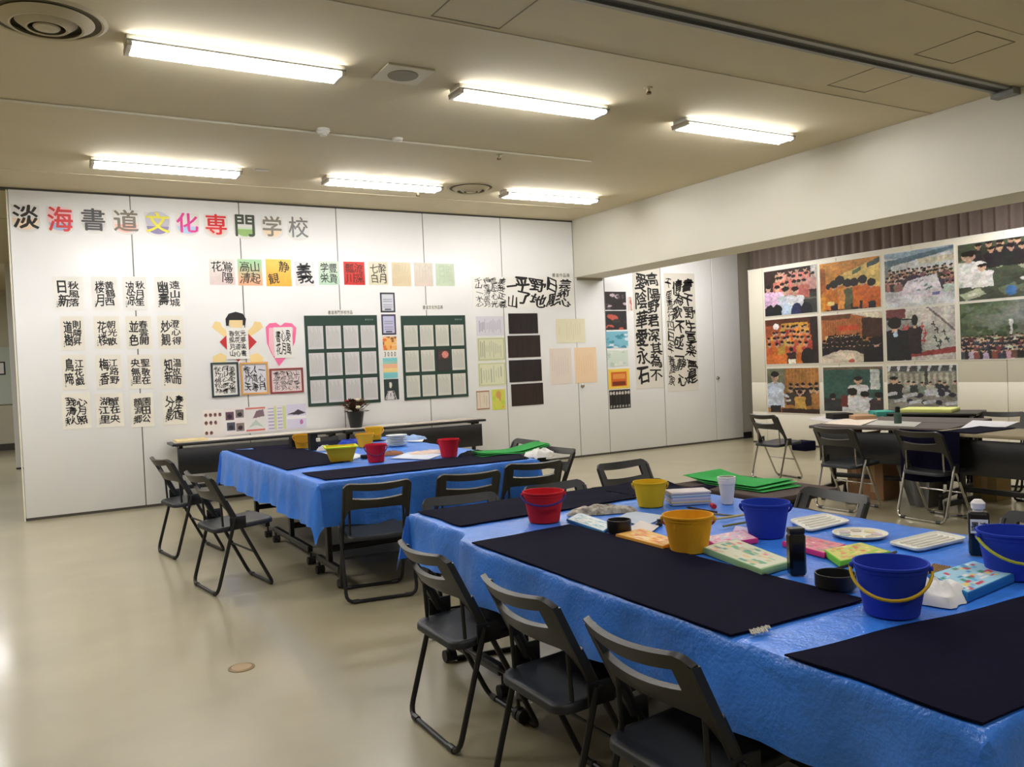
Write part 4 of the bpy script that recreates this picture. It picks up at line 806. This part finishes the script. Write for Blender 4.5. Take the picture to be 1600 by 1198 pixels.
# long table by the partition
folding_table(2.40, 10.22, 0, 2.0, .42, 'black long table against the partition, left of two in line', h=.745, casters=False); folding_table(4.42, 10.20, 0, 2.0, .42, 'black long table against the partition, right of two in line', h=.745, casters=False)
def flat(name, q, m, lab, cat='paper', z=None, t=.002, px=True, group=None, zz=None):
    Z = (ZT if z is None else z); P = [T(x, y, Z) if px else np.array([x, y, Z]) for x, y in q]
    mb = MB(); o1 = [(p[0], p[1]) for p in P]; mb.prism(o1, Z+.001, Z+.001+t); return tag(mb.build(name, m, ang=0), lab, cat, group)
flat('cloth_runner', [(1.44, 10.06), (4.4, 10.06), (4.4, 10.44), (1.44, 10.44)], cmat(214, 206, 198, 80), 'white paper runner over the top of the left long wall table', z=.747, px=False, t=.003)
flat('cloth_runner', [(4.42, 10.03), (5.38, 10.03), (5.38, 10.42), (4.42, 10.42)], cmat(196, 184, 176, 80), 'pale paper runner on the right long wall table', z=.747, px=False, t=.003)
b = MB(); b.bevbox(1.46, 1.80, 10.10, 10.38, .752, .775, .004); tag(b.build('paper_stack', cmat(226, 208, 158, 80)), 'yellowish paper stack on the left end of the long wall table', 'paper')
# flower pot
fp = empty('flower_pot', (3.66, 10.27, .752), label='small black pot of dried red and cream flowers on the long wall table', cat='plant')
MB().lathe([(.075, 0), (.11, .2), (.105, .205), (.095, .19), (.01, .185)], 20).build('pot', M_blackpl, fp); rs = np.random.RandomState(5)
for nm, n, c, s in (('leaf', 70, (92, 56, 42), .06), ('green_leaf', 16, (70, 76, 44), .055), ('flower', 4, (214, 206, 170), .045), ('red_flower', 6, (130, 46, 44), .035)):
    b = MB()
    for k in range(n):
        a, rr_, z = rs.uniform(0, 6.28), rs.uniform(.02, .16), rs.uniform(.2, .36); c0 = Vector((rr_*math.cos(a), rr_*math.sin(a)*.7, z)); d = Vector((math.cos(a), math.sin(a), rs.uniform(-.2, .8)))*s
        if 'leaf' in nm: sd = d.cross(Vector((0, 0, 1))).normalized()*s*.4; b.add([tuple(c0-d), tuple(c0+sd), tuple(c0+d), tuple(c0-sd), tuple(c0+Vector((0, 0, .008)))], [(0, 1, 4), (1, 2, 4), (2, 3, 4), (3, 0, 4), (3, 2, 1, 0)])
        else: b.lathe([(s*.3, -s*.4), (s*.8, 0), (s*.5, s*.5)], 8, tuple(c0))
    o = b.build(nm, cmat(*c, 80), fp); o['kind'] = 'stuff'
b = MB()
for k in range(8): a = k*.8; b.tube([(0, 0, .17), (.1*math.cos(a), .08*math.sin(a), .30)], .004, 5)
b.build('stem', cmat(80, 80, 50, 80), fp)
# right dark tables
folding_table(7.20, 5.12, PI/2+.24, 1.30, .62, 'dark folding table nearest the board with papers, boxes and pale sheets on it', h=ZT, casters=False, topmat=cmat(96, 88, 84, 40))
folding_table(7.82, 5.27, PI/2+.24, 1.30, .60, 'dark folding table behind the first dark table, carrying boxes and a tool tray', h=ZT, casters=False, panel=False, topmat=cmat(96, 88, 84, 40))
folding_table(7.06, 3.55, PI/2, 1.70, .62, 'dark folding table at the right frame edge with a navy cloth', h=ZT, casters=False, topmat=cmat(150, 138, 112, 40))
for o in list(COL.objects):
    if o.name.startswith('modesty_panel') and o.parent and o.parent.location.x > 6.5: o.location.y = .49  # panel on the side facing the near tables
_p = T(1448, 645, .78); folding_table(_p[0]+.2, _p[1]+.1, PI/2+.35, 1.0, .55, 'dark table behind the others carrying yellow paper', h=.78, casters=False)
# ================================================================ THINGS ON THE NEAR TABLE
def bucket(px, py, wpx, col, hcol, lab, hang=None, hside=0, h=.150, zt=ZT+.001, rt=None, group='toy sized plastic water buckets', fwd=.072, lid=False):
    P = T(px, py, ZT); d = (P-CC)[:2]; d = d/np.linalg.norm(d); d0 = depth(P)
    k = wpx/F*(d0+.07)/.200 if rt is None else rt/.1
    R_, r_, hh = .100*k, .074*k, h*k; c = P[:2]+d*r_*.9
    e = empty('bucket', (c[0], c[1], zt), 0, lab, 'bucket', group); m = cmat(*col, 28); 
    MB().lathe([(r_*.9, .0), (r_, .004), (R_*.965, hh*.86), (R_*.985, hh*.87), (R_*.985, hh*.95), (R_*1.03, hh*.955), (R_*1.03, hh), (R_*.97, hh), (R_*.95, hh*.9), (r_*.95, .006), (.002, .006)], 32, caps=False).build('shell', m, e)
    MB().lathe([(.002, .0), (r_*.9, .0)], 32, caps=False).build('base', m, e)
    a0 = math.atan2(-d[1], -d[0]); ax = a0+PI/2+hside     # hinge axis direction
    A = Vector((math.cos(ax), math.sin(ax), 0)); Bd = Vector((math.cos(a0+hside), math.sin(a0+hside), 0)); zc = hh*.88
    for s_ in (-1, 1):
        p = A*s_*R_*.99; MB().tube([tuple(p+Vector((0, 0, zc))), tuple(A*s_*R_*1.10+Vector((0, 0, zc)))], .010*k, 10).build('handle_lug', m, e)
    pts = []; n = 18; dr = {'down': -.62, 'up': 1.0, 'side': -.35}[hang or 'down']
    for i in range(n+1):
        t = PI*i/n; out = R_*1.075*math.sin(t); pts.append(tuple(A*(-math.cos(t))*R_*1.075+Bd*(out*(1.0 if dr < 0 else .3))+Vector((0, 0, zc+dr*hh*.72*math.sin(t)))))
    o = MB().tube(pts, .0048*k, 8).build('handle', cmat(*hcol, 40), e)
    return e
bucket(851, 819, 64, (206, 28, 44), (60, 46, 120), 'red bucket with a dark blue handle on the left of the near table', 'side')
bucket(1017, 794, 52, (222, 184, 30), (216, 170, 60), 'yellow bucket at the far side of the near table beside a clear plastic box', 'down', PI)
bucket(1077, 867, 77, (226, 164, 28), (150, 70, 70), 'yellow bucket in the middle of the near table between paint sets', 'down', PI)
bucket(1198, 843, 72, (28, 60, 176), (30, 46, 120), 'plain blue bucket in the middle of the near table beside white palettes', 'down', PI)
bucket(1394, 969, 108, (28, 58, 176), (196, 160, 40), 'blue bucket with a yellow handle at the front of the near table', 'down')
bucket(1583, 909, 97, (28, 60, 180), (176, 180, 60), 'blue bucket with yellow green handle cut by the right picture edge', 'down', .45)
def paintbox(q, t, side, fn, lab, cat='paint set', z=ZT+.003, name='paint_box', tt=(44, 30), grp='boxed paint sets'):
    P = [T(x, y, z) for x, y in q]; c = sum(P)/4; e = empty(name, (c[0], c[1], z), 0, lab, cat, grp); L = [p-np.array([c[0], c[1], z]) for p in P]
    if ((L[1]-L[0])[0]*(L[2]-L[1])[1]-(L[1]-L[0])[1]*(L[2]-L[1])[0]) < 0: L = L[::-1]
    mb = MB(); mb.prism([(p[0], p[1]) for p in L], 0, t, .012); mb.build('case', cmat(*side, 40), e, ang=25)
    painted(WB, 'printed_cover', (0, 1, 0, 1), fn, tt, parent=e, quad=[l*np.array([.94, .94, 0])+np.array([0, 0, t+.0008]) for l in L]); return e
def patch(bg, cols, seed, n=46, s=.16):
    def f(U, V):
        rs = np.random.RandomState(seed); im = fill(U, bg)
        for k in range(n): x, y = rs.uniform(0, .85), rs.uniform(0, .85); rect(im, U, V, x, y, x+rs.uniform(.06, s), y+rs.uniform(.05, s*.8), cols[rs.randint(len(cols))])
        return im
    return f
paintbox([(1096, 863), (1190, 900), (1241, 886), (1150, 850)], .022, (150, 190, 140), patch((214, 214, 186), [(80, 150, 130), (226, 190, 120), (226, 130, 120), (230, 230, 220), (96, 170, 120), (200, 190, 150)], 1), 'pale green boxed paint set in front of the middle yellow bucket')
paintbox([(1098, 846), (1116, 858), (1185, 848), (1160, 834)], .018, (224, 60, 140), patch((222, 180, 196), [(230, 120, 150), (240, 220, 210), (190, 200, 210), (214, 90, 140)], 2), 'pink paint set lying behind the middle yellow bucket')
paintbox([(962, 840), (1036, 860), (1062, 850), (1002, 831)], .016, (226, 160, 60), patch((238, 186, 96), [(232, 150, 50), (244, 214, 150), (226, 120, 60), (240, 220, 180)], 3), 'orange paint set on the left of the middle yellow bucket')
paintbox([(1222, 853), (1288, 872), (1322, 858), (1258, 843)], .018, (224, 54, 130), patch((222, 140, 150), [(220, 90, 110), (240, 200, 180), (160, 140, 130), (230, 120, 150)], 4), 'pink paint set right of the black ink bottle')
paintbox([(1287, 868), (1313, 887), (1393, 871), (1345, 856)], .022, (120, 200, 60), patch((210, 206, 110), [(226, 150, 90), (150, 206, 70), (236, 220, 130), (222, 120, 80)], 5), 'bright green paint set behind the front blue bucket')
paintbox([(1450, 910), (1512, 941), (1585, 909), (1522, 887)], .026, (28, 120, 190), patch((160, 206, 226), [(226, 206, 120), (60, 150, 200), (200, 60, 90), (60, 150, 120), (236, 232, 226), (90, 180, 220)], 6), 'blue boxed paint set at the right front of the near table')
paintbox([(885, 814), (944, 834), (960, 822), (905, 803)], .010, (60, 140, 190), patch((214, 222, 226), [(180, 206, 200), (236, 236, 232), (120, 180, 190)], 7), 'pale blue booklet just right of the red bucket', 'booklet', name='booklet', grp=None)
for q, t, lab in (([(1232, 816), (1264, 834), (1331, 818), (1290, 806)], .012, 'white rectangular paint palette right of the middle blue bucket'), ([(1386, 853), (1434, 865), (1514, 846), (1462, 835)], .014, 'long white paint palette at the right side of the near table')):
    P = [T(x, y) for x, y in q]; c = sum(P)/4; e = empty('palette', (c[0], c[1], ZT+.003), 0, lab, 'palette', 'white plastic paint palettes'); L = [((p-c)[0], (p-c)[1]) for p in P]
    if ((L[1][0]-L[0][0])*(L[2][1]-L[1][1])-(L[1][1]-L[0][1])*(L[2][0]-L[1][0])) < 0: L = L[::-1]
    R_ = []
    for i in range(4):
        a, b_, c_ = np.array(L[i-1]), np.array(L[i]), np.array(L[(i+1) % 4])
        for k in (0, .33, .66, 1): w0 = b_+(a-b_)*.15; w1 = b_+(c_-b_)*.15; R_.append(tuple(w0*(1-k)**2+b_*2*k*(1-k)+w1*k*k))
    def sc(f, z): return [(x*f, y*f, z) for x, y in R_]
    MB().rings([sc(.92, 0), sc(1, t*.5), sc(1, t), sc(.95, t), sc(.92, t*.55)]).build('tray', cmat(228, 226, 214, 30), e)
    for k in range(4):
        u = .2+.2*k; p = np.array(L[0])*(1-u)+np.array(L[1])*u; p2 = np.array(L[3])*(1-u)+np.array(L[2])*u; dv = p2-p
        q_ = [p+dv*.1, p+dv*.9]; MB().tube([(q_[0][0]*.9, q_[0][1]*.9, t*.7), (q_[1][0]*.9, q_[1][1]*.9, t*.7)], .0045, 6).build('divider', cmat(232, 226, 214, 40), e)
c = T(1354, 840); e = empty('round_palette', (c[0], c[1]+.03, ZT+.003), 0, 'white round paint palette with stained wells on the right of the near table', 'palette')
MB().lathe([(.085, 0), (.10, .006), (.105, .014), (.098, .014), (.088, .007), (.002, .007)], 28, caps=False).build('tray', cmat(230, 226, 208, 30), e)
for k in range(7): a = k*.9; MB().lathe([(.022, .007), (.022, .011), (.018, .011), (.014, .008), (.002, .008)], 10, (.062*math.cos(a), .062*math.sin(a), 0), caps=False).build('well', cmat(*[(226, 214, 170), (206, 196, 180), (222, 206, 206), (190, 200, 190)][k % 4], 30), e)
# ink bottles
def inkbottle(px, py, w_, h_, lab, cap, label_=False, rz=.3):
    c = T(px, py); e = empty('ink_bottle', (c[0]+.012, c[1]+.02, ZT+.003), rz, lab, 'ink bottle'); b = MB(); b.bevbox(-w_/2, w_/2, -w_*.38, w_*.38, 0, h_, .008); b.build('body', mat('ink_bottle', rgb(20, 19, 20), .22), e)
    if cap: MB().lathe([(w_*.26, h_), (w_*.26, h_+.008), (w_*.33, h_+.01), (w_*.36, h_+.03), (w_*.2, h_+.042), (.002, h_+.043)], 18).build('cap', cmat(232, 228, 224, 35), e)
    else: MB().bevbox(-w_*.46, w_*.46, -w_*.35, w_*.35, h_+.001, h_+.020, .003).build('cap', M_blackpl, e)
    if label_:
        pl = Plane((0, -w_*.38, 0), (1, 0, 0), (0, 0, 1), (0, -1, 0)); o = sheet(pl, 'label', (-w_*.42, w_*.42, h_*.52, h_*.84), M_paper, parent=e, t=.001); mb = MB()
        for k, ch in enumerate('墨液'): put(mb, pl, ch, (-.2+.4*k)*w_, h_*.68, w_*.36, h_*.2, .002, .03)
        mb.build('lettering', M_ink, o, ang=0)
    return e
inkbottle(1249, 901, .056, .138, 'plain black ink bottle standing in the middle of the near table', False, rz=-.5)
inkbottle(1536, 870, .066, .155, 'black ink bottle with white cap and white label near the right edge', True, True, rz=-.95)
def pot(px, py, r, h, lab, name='ink_pot'):
    c = T(px, py); d = (c-CC)[:2]; d /= np.linalg.norm(d); e = empty(name, (c[0]+d[0]*r, c[1]+d[1]*r, ZT+.003), 0, lab, 'ink dish'); MB().lathe([(r*.85, 0), (r, h*.2), (r, h), (r*.93, h), (r*.9, h*.3), (.002, h*.3)], 28, caps=False).build('dish', M_blackpl, e); return e
p1 = pot(968, 838, .052, .06, 'round black ink pot between the booklet and the orange paint set'); p2 = pot(1306, 929, .062, .05, 'round black ink dish beside the front blue bucket')
def brushes(pts, lab, cols, grp=None, z=ZT+.012, r=.005):
    for i, (x0, y0, x1, y1) in enumerate(pts):
        a, b_ = T(x0, y0, z), T(x1, y1, z); c = (a+b_)/2; e = empty('brush', (c[0], c[1], z), 0, lab[i], 'brush', grp); A, B_ = Vector(a-c), Vector(b_-c)
        A.z = B_.z = 0; MB().tube([tuple(A), tuple(A*.2+B_*.8)], r, 8).build('handle', cmat(*cols[i], 50), e); MB().tube([tuple(A*.2+B_*.8), tuple(A*.1+B_*.9), tuple(B_)], [r*.9, r*1.3, .0008], 8).build('bristles', cmat(50, 40, 34, 80), e)
brushes([(1110, 812, 1190, 800), (1120, 800, 1072, 792), (1150, 806, 1084, 800), (1130, 822, 1186, 812)], ['bamboo brush lying between the middle yellow and blue buckets', 'dark handled brush pointing left behind the middle yellow bucket', 'grey brush with its tip behind the middle yellow bucket', 'brush with olive handle just left of the middle blue bucket'], [(206, 180, 110), (70, 50, 46), (120, 116, 106), (130, 124, 70)], 'writing brushes behind the middle yellow bucket')
brushes([(1330, 882, 1280, 896), (1400, 862, 1352, 880)], ['black brush resting beside the black ink dish', 'dark brush leaning behind the front blue bucket'], [(30, 28, 28), (90, 78, 50)], 'dark brushes near the front blue bucket', z=ZT+.03)
# bamboo brush roll
P = [T(1443, 898), T(1472, 903), T(1492, 890), T(1460, 884)]; e = empty('brush_roll', (P[0][0], P[0][1], ZT+.004), 0, 'brown bamboo brush roll between the front blue bucket and the blue paint set', 'brush roll')
for k in range(9): u = k/8; a = P[0]*(1-u)+P[1]*u-P[0]; b_ = P[3]*(1-u)+P[2]*u-P[0]; MB().tube([(a[0], a[1], .003), (b_[0], b_[1], .003)], .0032, 6).build('slat', cmat(150, 116, 66, 60), e)
def crumple(px, py, rx, ry, hz, m, lab, cat, seed, name, stripes=None, z0=ZT+.002, rz=0, grp=None):
    c = T(px, py); rs = np.random.RandomState(seed); n = 16; ph = rs.uniform(0, 6, 8); G = []; rows = 8
    for i in range(rows+1):
        f = i/rows; row = []
        for j in range(28):
            t = 2*PI*j/28; w_ = 1+.14*math.sin(3*t+ph[0])+.08*math.sin(7*t+ph[1]); q = f*w_; z = hz*math.sqrt(max(0, 1-f**2.6))*(1+.16*math.sin(5*t+f*6+ph[2])+.14*math.sin(2*t-f*8+ph[3])+.10*math.sin(9*t+f*4+ph[4]))*.85+.001; row.append((rx*q*math.cos(t), ry*q*math.sin(t), max(.001, z)))
        G.append(row)
    G[0] = [(0, 0, hz*.85)]*28; mb = MB(); mb.rings(G, caps=True); o = mb.build(name, m, ang=50); o.location = (c[0], c[1], z0); o.rotation_euler = (0, 0, rz); return tag(o, lab, cat, grp)
M_tis = mat('tissue', rgb(232, 230, 226), .9)
crumple(1458, 935, .085, .10, .055, M_tis, 'crumpled white tissue beside the front blue bucket', 'tissue', 1, 'tissue')
m_cam = mat('camouflage_cloth', rgb(170, 164, 152), .9, noise=.7, nscale=38)
crumple(938, 801, .17, .075, .035, m_cam, 'grey and black patterned cloth between the red and back yellow buckets', 'cloth', 2, 'cloth', rz=-.5)
P = [T(1043, 795), T(1108, 797), T(1104, 779), T(1046, 777)]; c = sum(P)/4; e = empty('plastic_box', (c[0], c[1], ZT+.003), -.45, 'clear plastic box with coloured layers behind the near table, right of the yellow bucket', 'box')
M_clear = mat('clear_plastic', rgb(206, 214, 226), .2); MB().bevbox(-.10, .10, -.06, .06, 0, .055, .006).build('case', M_clear, e); MB().bevbox(-.104, .104, -.064, .064, .055, .066, .004).build('lid', cmat(226, 216, 214, 30), e)
for k, cc in enumerate(((226, 196, 130), (206, 190, 216), (150, 180, 220))): MB().box(-.102, .102, -.0615, .0615, .012+.014*k, .018+.014*k).build('coloured_layer', cmat(*cc), e, ang=0)
c = T(1139, 789); e = empty('paper_cup', (c[0]+.02, c[1]+.03, ZT+.002), 0, 'tall stack of white paper cups in front of the green cutting sheets', 'cup')
MB().lathe([(.028, 0), (.040, .10), (.043, .102), (.042, .108), (.037, .106), (.026, .01), (.002, .01)], 24, caps=False).build('cup_body', cmat(232, 226, 220, 60), e)
for k in range(3): MB().lathe([(.040+.0012*k, .106+.010*k), (.0435+.001*k, .108+.010*k), (.0435+.001*k, .115+.010*k), (.038, .115+.010*k)], 24, caps=False).build('cup_rim', cmat(236, 230, 224, 60), e)
c = T(1112, 795); b = MB(); b.tube([(0, -.02, .012), (.02, .02, .012)], .012, 12); tag(b.build('red_cap', cmat(190, 40, 60, 40), loc=(c[0], c[1], ZT+.002)), 'small red cap lying left of the white cup stack', 'cap')
c = T(1030, 822); b = MB(); b.lathe([(.014, 0), (.018, .012), (.008, .02), (.01, .03)], 12); tag(b.build('ink_stopper', M_blackpl, loc=(c[0], c[1], ZT+.002)), 'tiny black stopper left of the middle yellow bucket', 'stopper')
def papers(L, grp, z=ZT+.003):
    for i, (q, col, lab) in enumerate(L): flat('paper_sheet', q, cmat(*col, 80), lab, z=z+.0012*i, group=grp, t=.001)
papers([([(960, 812), (1010, 822), (1040, 806), (985, 798)], (196, 204, 216), 'pale blue grey paper sheet left of the back yellow bucket'), ([(1140, 838), (1180, 846), (1190, 828), (1150, 822)], (206, 190, 214), 'lilac paper scrap left of the middle blue bucket'), ([(978, 828), (1010, 838), (1030, 822), (1000, 814)], (226, 216, 210), 'pinkish white paper beside the small black stopper')], 'loose papers on the near table')
# dark side table with green sheets beyond the near table
folding_table(3.74, 3.58, PI/2, .80, .55, 'low dark side table with green sheets right behind the near table', h=.70, casters=False, panel=False, topmat=cmat(80, 66, 60, 50))
c = (3.72, 3.66); e = empty('green_sheets', (c[0], c[1], .702), PI/2, 'bright green plastic sheets folded over each other beyond the paper cups', 'plastic sheet')
for k in range(3):
    G = [[(-.32+.6*u+.03*k, -.17+.32*v, .004+.012*k+.012*math.sin(u*5+k)*(1-v)+(.04*max(0, u-.75)*(3-k))) for u in np.linspace(0, 1, 14)] for v in np.linspace(0, 1, 6)]; mb = MB(); mb.tgrid(G, (0, 0, .002)); mb.build('sheet', cmat(*((60, 176, 84), (84, 200, 110), (40, 160, 70))[k], 35), e, ang=60)
# ================================================================ THINGS ON THE FAR BLUE TABLE
bucket(588, 723, 33, (206, 26, 54), (90, 40, 80), 'red bucket with a dark handle on the far table, left of two', 'down', h=.17)
bucket(702, 715, 33, (206, 26, 50), (190, 30, 50), 'red bucket on the far table beside black cloth, right of two', 'down', PI, h=.17)
bucket(474, 701, 29, (214, 158, 34), (190, 130, 30), 'yellow bucket inside black boxes at the left of the far table', 'down')
bucket(571, 699, 28, (226, 170, 40), (226, 170, 60), 'lower yellow bucket behind the left red bucket on the far table', 'down', PI)
bucket(585, 688, 27, (232, 182, 34), (226, 150, 40), 'yellow bucket farthest back on the far table', 'down', .3)
def bbox(px, py, w_, d_, h_, col, lab, name='box', cat='box', rz=0, rough=50, grp=None, z=ZT+.002, off=(0, 0)):
    c = T(px, py, z); b = MB(); b.bevbox(-w_/2, w_/2, 0, d_, 0, h_, .004); o = b.build(name, cmat(*col, rough), loc=(c[0]+off[0], c[1]+off[1], z), ang=30); o.rotation_euler = (0, 0, rz); return tag(o, lab, cat, grp)
bbox(460, 699, .05, .10, .10, (24, 23, 26), 'black box left of the boxed yellow bucket', 'black_box'); bbox(492, 703, .07, .10, .16, (24, 24, 24), 'black bottle box right of the boxed yellow bucket', 'black_box'); bbox(492, 683, .03, .03, .03, (230, 226, 220), 'white cap on the black bottle box', 'bottle_cap', 'cap', z=.908, off=(-.12, -.5))
# lime basket
c = T(538, 722); e = empty('basket', (c[0], c[1]+.08, ZT+.002), -.25, 'lime green and yellow rectangular basket on the far table', 'basket')
def rr4(hx, hy, z): return [(-hx, -hy, z), (hx, -hy, z), (hx, hy, z), (-hx, hy, z)]
MB().rings([rr4(.085, .07, 0), rr4(.125, .11, .125), rr4(.115, .10, .125), rr4(.08, .065, .01)]).build('shell', cmat(230, 190, 40, 35), e, ang=20); MB().rings([rr4(.135, .12, .118), rr4(.135, .12, .128), rr4(.116, .10, .1285)], caps=False).build('rim', cmat(206, 222, 40, 35), e, ang=20); MB().box(-.10, .10, -.09, .09, .108, .114).build('contents', cmat(196, 218, 50, 45), e, ang=0)
c = T(620, 697); e = empty('plate_stack', (c[0], c[1], ZT+.002), 0, 'stack of white plates on the far table right of the left red bucket', 'plates')
for k in range(5): MB().lathe([(.06, .022*k), (.10, .016+.022*k), (.102, .02+.022*k), (.058, .006+.022*k), (.002, .006+.022*k)], 24, caps=False).build('plate', cmat(228, 230, 226, 35), e)
c = T(548, 694); e = crumple(548, 697, .13, .09, .07, cmat(44, 66, 170, 50), 'crumpled dark blue plastic bag behind the lime basket', 'bag', 6, 'plastic_bag')
crumple(845, 713, .13, .10, .06, M_tis, 'crumpled white tissue at the right corner of the far table', 'tissue', 7, 'tissue'); crumple(612, 711, .12, .05, .035, cmat(150, 104, 76, 70), 'brown leather pouch between the red buckets on the far table', 'pouch', 8, 'pouch')
crumple(668, 709, .16, .07, .03, cmat(226, 204, 192, 80), 'pale pink cloth left of the right red bucket', 'cloth', 9, 'cloth'); crumple(508, 704, .07, .06, .05, cmat(200, 196, 196, 80), 'small grey crumpled paper left of the lime basket', 'paper', 10, 'paper_ball')
crumple(738, 712, .13, .05, .04, cmat(24, 24, 26, 60), 'black cloth bundle right of the right red bucket', 'cloth', 11, 'cloth'); crumple(640, 688, .18, .12, .05, cmat(150, 178, 224, 50), 'folded end of pale blue plastic sheet heaped on the far table', 'plastic sheet', 12, 'plastic_sheet')
bbox(575, 716, .10, .05, .03, (26, 28, 30), 'small black tray between the lime basket and left red bucket', 'ink_tray', 'ink dish')
papers([([(505, 708), (540, 722), (570, 712), (530, 702)], (214, 218, 224), 'white paper under the lime basket'), ([(610, 716), (670, 718), (690, 710), (640, 706)], (206, 216, 232), 'pale blue paper in front of the pink cloth'), ([(600, 690), (660, 690), (664, 684), (616, 683)], (224, 222, 220), 'white paper at the back of the far table')], 'loose papers on the far table')
c = T(795, 710); e = empty('green_sheets', (c[0]+.02, c[1]+.04, ZT+.006), -.1, 'bright green plastic sheets on the right end of the far blue table', 'plastic sheet')
for k in range(3):
    G = [[(-.28+.62*u, -.12+.26*v+.02*k, .003+.010*k+.008*math.sin(u*6+k)+(.12*max(0, u-.6)*(1-.2*k))) for u in np.linspace(0, 1, 14)] for v in np.linspace(0, 1, 6)]; mb = MB(); mb.tgrid(G, (0, 0, .002)); mb.build('sheet', cmat(*((40, 150, 66), (60, 176, 84), (34, 140, 60))[k], 35), e, ang=60)
# ================================================================ DARK TABLES BY THE BOARD
def flatq(q, col, lab, z=ZT+.001, t=.003, cat='paper', name='paper_sheet', grp='things spread on the dark tables'): flat(name, q, cmat(*col, 70), lab, cat, z=z, t=t, group=grp)
flatq([(1262, 655), (1320, 663), (1350, 655), (1290, 650)], (206, 200, 200), 'grey white paper at the left end of the dark table'); flatq([(1285, 662), (1345, 665), (1372, 655), (1330, 652)], (228, 214, 196), 'cream paper in the middle of the dark table', z=ZT+.004)
flatq([(1352, 664), (1430, 667), (1440, 660), (1370, 657)], (186, 184, 176), 'grey board at the right end of the first dark table')
flatq([(1500, 670), (1560, 672), (1590, 660), (1520, 657)], (222, 220, 224), 'white papers on the right dark table')
felt([(6.76, 4.30), (6.76, 3.99), (7.35, 3.99), (7.35, 4.30)], 'navy cloth on the left end of the right dark table', seed=9, px=False, name='navy_cloth', cat='cloth', grp='navy cloths on the dark table')
bbox(1353, 656, .22, .28, .045, (176, 140, 108), 'flat brown cardboard lid on the dark table', 'shallow_carton', 'box', -.6, 80); bbox(1385, 650, .20, .26, .05, (70, 160, 146), 'teal green box on the dark table', 'teal_box', 'box', -.6, 60); bbox(1318, 655, .22, .2, .06, (30, 28, 30), 'black tray of tools on the dark table', 'tool_tray', 'tray', -.5, 50)
c = T(1403, 662); e = empty('glue_bottle', (c[0], c[1], ZT+.004), 0, 'small dark bottle with pale body standing on the dark table', 'bottle'); MB().lathe([(.035, 0), (.036, .09), (.02, .11)], 16).build('body', cmat(70, 90, 80, 30), e); MB().lathe([(.022, .11), (.022, .16), (.008, .165)], 14).build('cap', cmat(24, 34, 30, 40), e)
b = MB(); b.bevbox(-.20, .20, -.26, .26, 0, .035, .004); o = b.build('paper_stack', cmat(212, 216, 130, 80), loc=(_p[0]+.2, _p[1]+.1, .781)); o.rotation_euler = (0, 0, .35); tag(o, 'stack of yellow paper on the table behind the dark tables', 'paper')
# under the dark tables
def carton(x, y, w_, d_, h_, lab, col=(150, 112, 80)):
    e = empty('cardboard_box', (x, y, 0), .1, lab, 'box', 'cardboard boxes under the dark tables'); MB().bevbox(-w_/2, w_/2, -d_/2, d_/2, 0.001, h_, .003).build('carton', cmat(*col, 85), e, ang=20)
    for s_ in (-1, 1): o = MB().box(-w_/2, w_/2, 0, .10, 0, .004).build('flap', cmat(*[int(v*1.08) for v in col], 85), e, (0, s_*d_/2*.98 if s_ > 0 else -d_/2, h_), 0); o.rotation_euler = (1.0 if s_ > 0 else 2.1, 0, 0)
    MB().box(-w_/2-.001, w_/2+.001, -.025, .025, h_*.2, h_+.001).build('tape', cmat(176, 146, 104, 40), e, ang=0); return e
carton(7.42, 5.58, .30, .16, .56, 'tall narrow cardboard box under the left end of the dark table'); carton(7.30, 5.28, .30, .22, .36, 'low cardboard box under the dark table behind a chair'); carton(7.95, 4.55, .30, .22, .30, 'small yellowish cardboard box under the right dark table', (160, 134, 84))
b = MB(); G = [[(7.05+.10*math.sin(v*9)*.3+(1-f)*.05, 5.00-.42*v+(.25*(1-f))*(v-.5)-.04*(1-f), .56*f+.002) for v in np.linspace(0, 1, 14)] for f in np.linspace(0, 1, 6)]; b.tgrid(G, (.22, 0, 0)); tag(b.build('grey_cloth_bag', cmat(112, 112, 106, 85), ang=60), 'grey cloth draped down under the dark table like a bag', 'cloth')
_q = T(1256, 703, 0); b = MB(); b.bevbox(-.12, .12, -.14, .14, 0, .14, .02); tag(b.build('black_bag', M_felt, loc=(_q[0], _q[1], .0)), 'black bag on the floor under the left end of the dark table', 'bag')
G = [[(6.725-.01*math.sin(v*14)*(1-f), 4.66-.55*v, .32+.44*f-.02*math.sin(v*5)*(1-f)) for v in np.linspace(0, 1, 16)] for f in np.linspace(0, 1, 5)]; b = MB(); b.tgrid(G, (.006, 0, 0)); tag(b.build('navy_drape', M_felt, ang=60), 'navy cloth hanging down the front of the right dark table behind a chair', 'cloth')
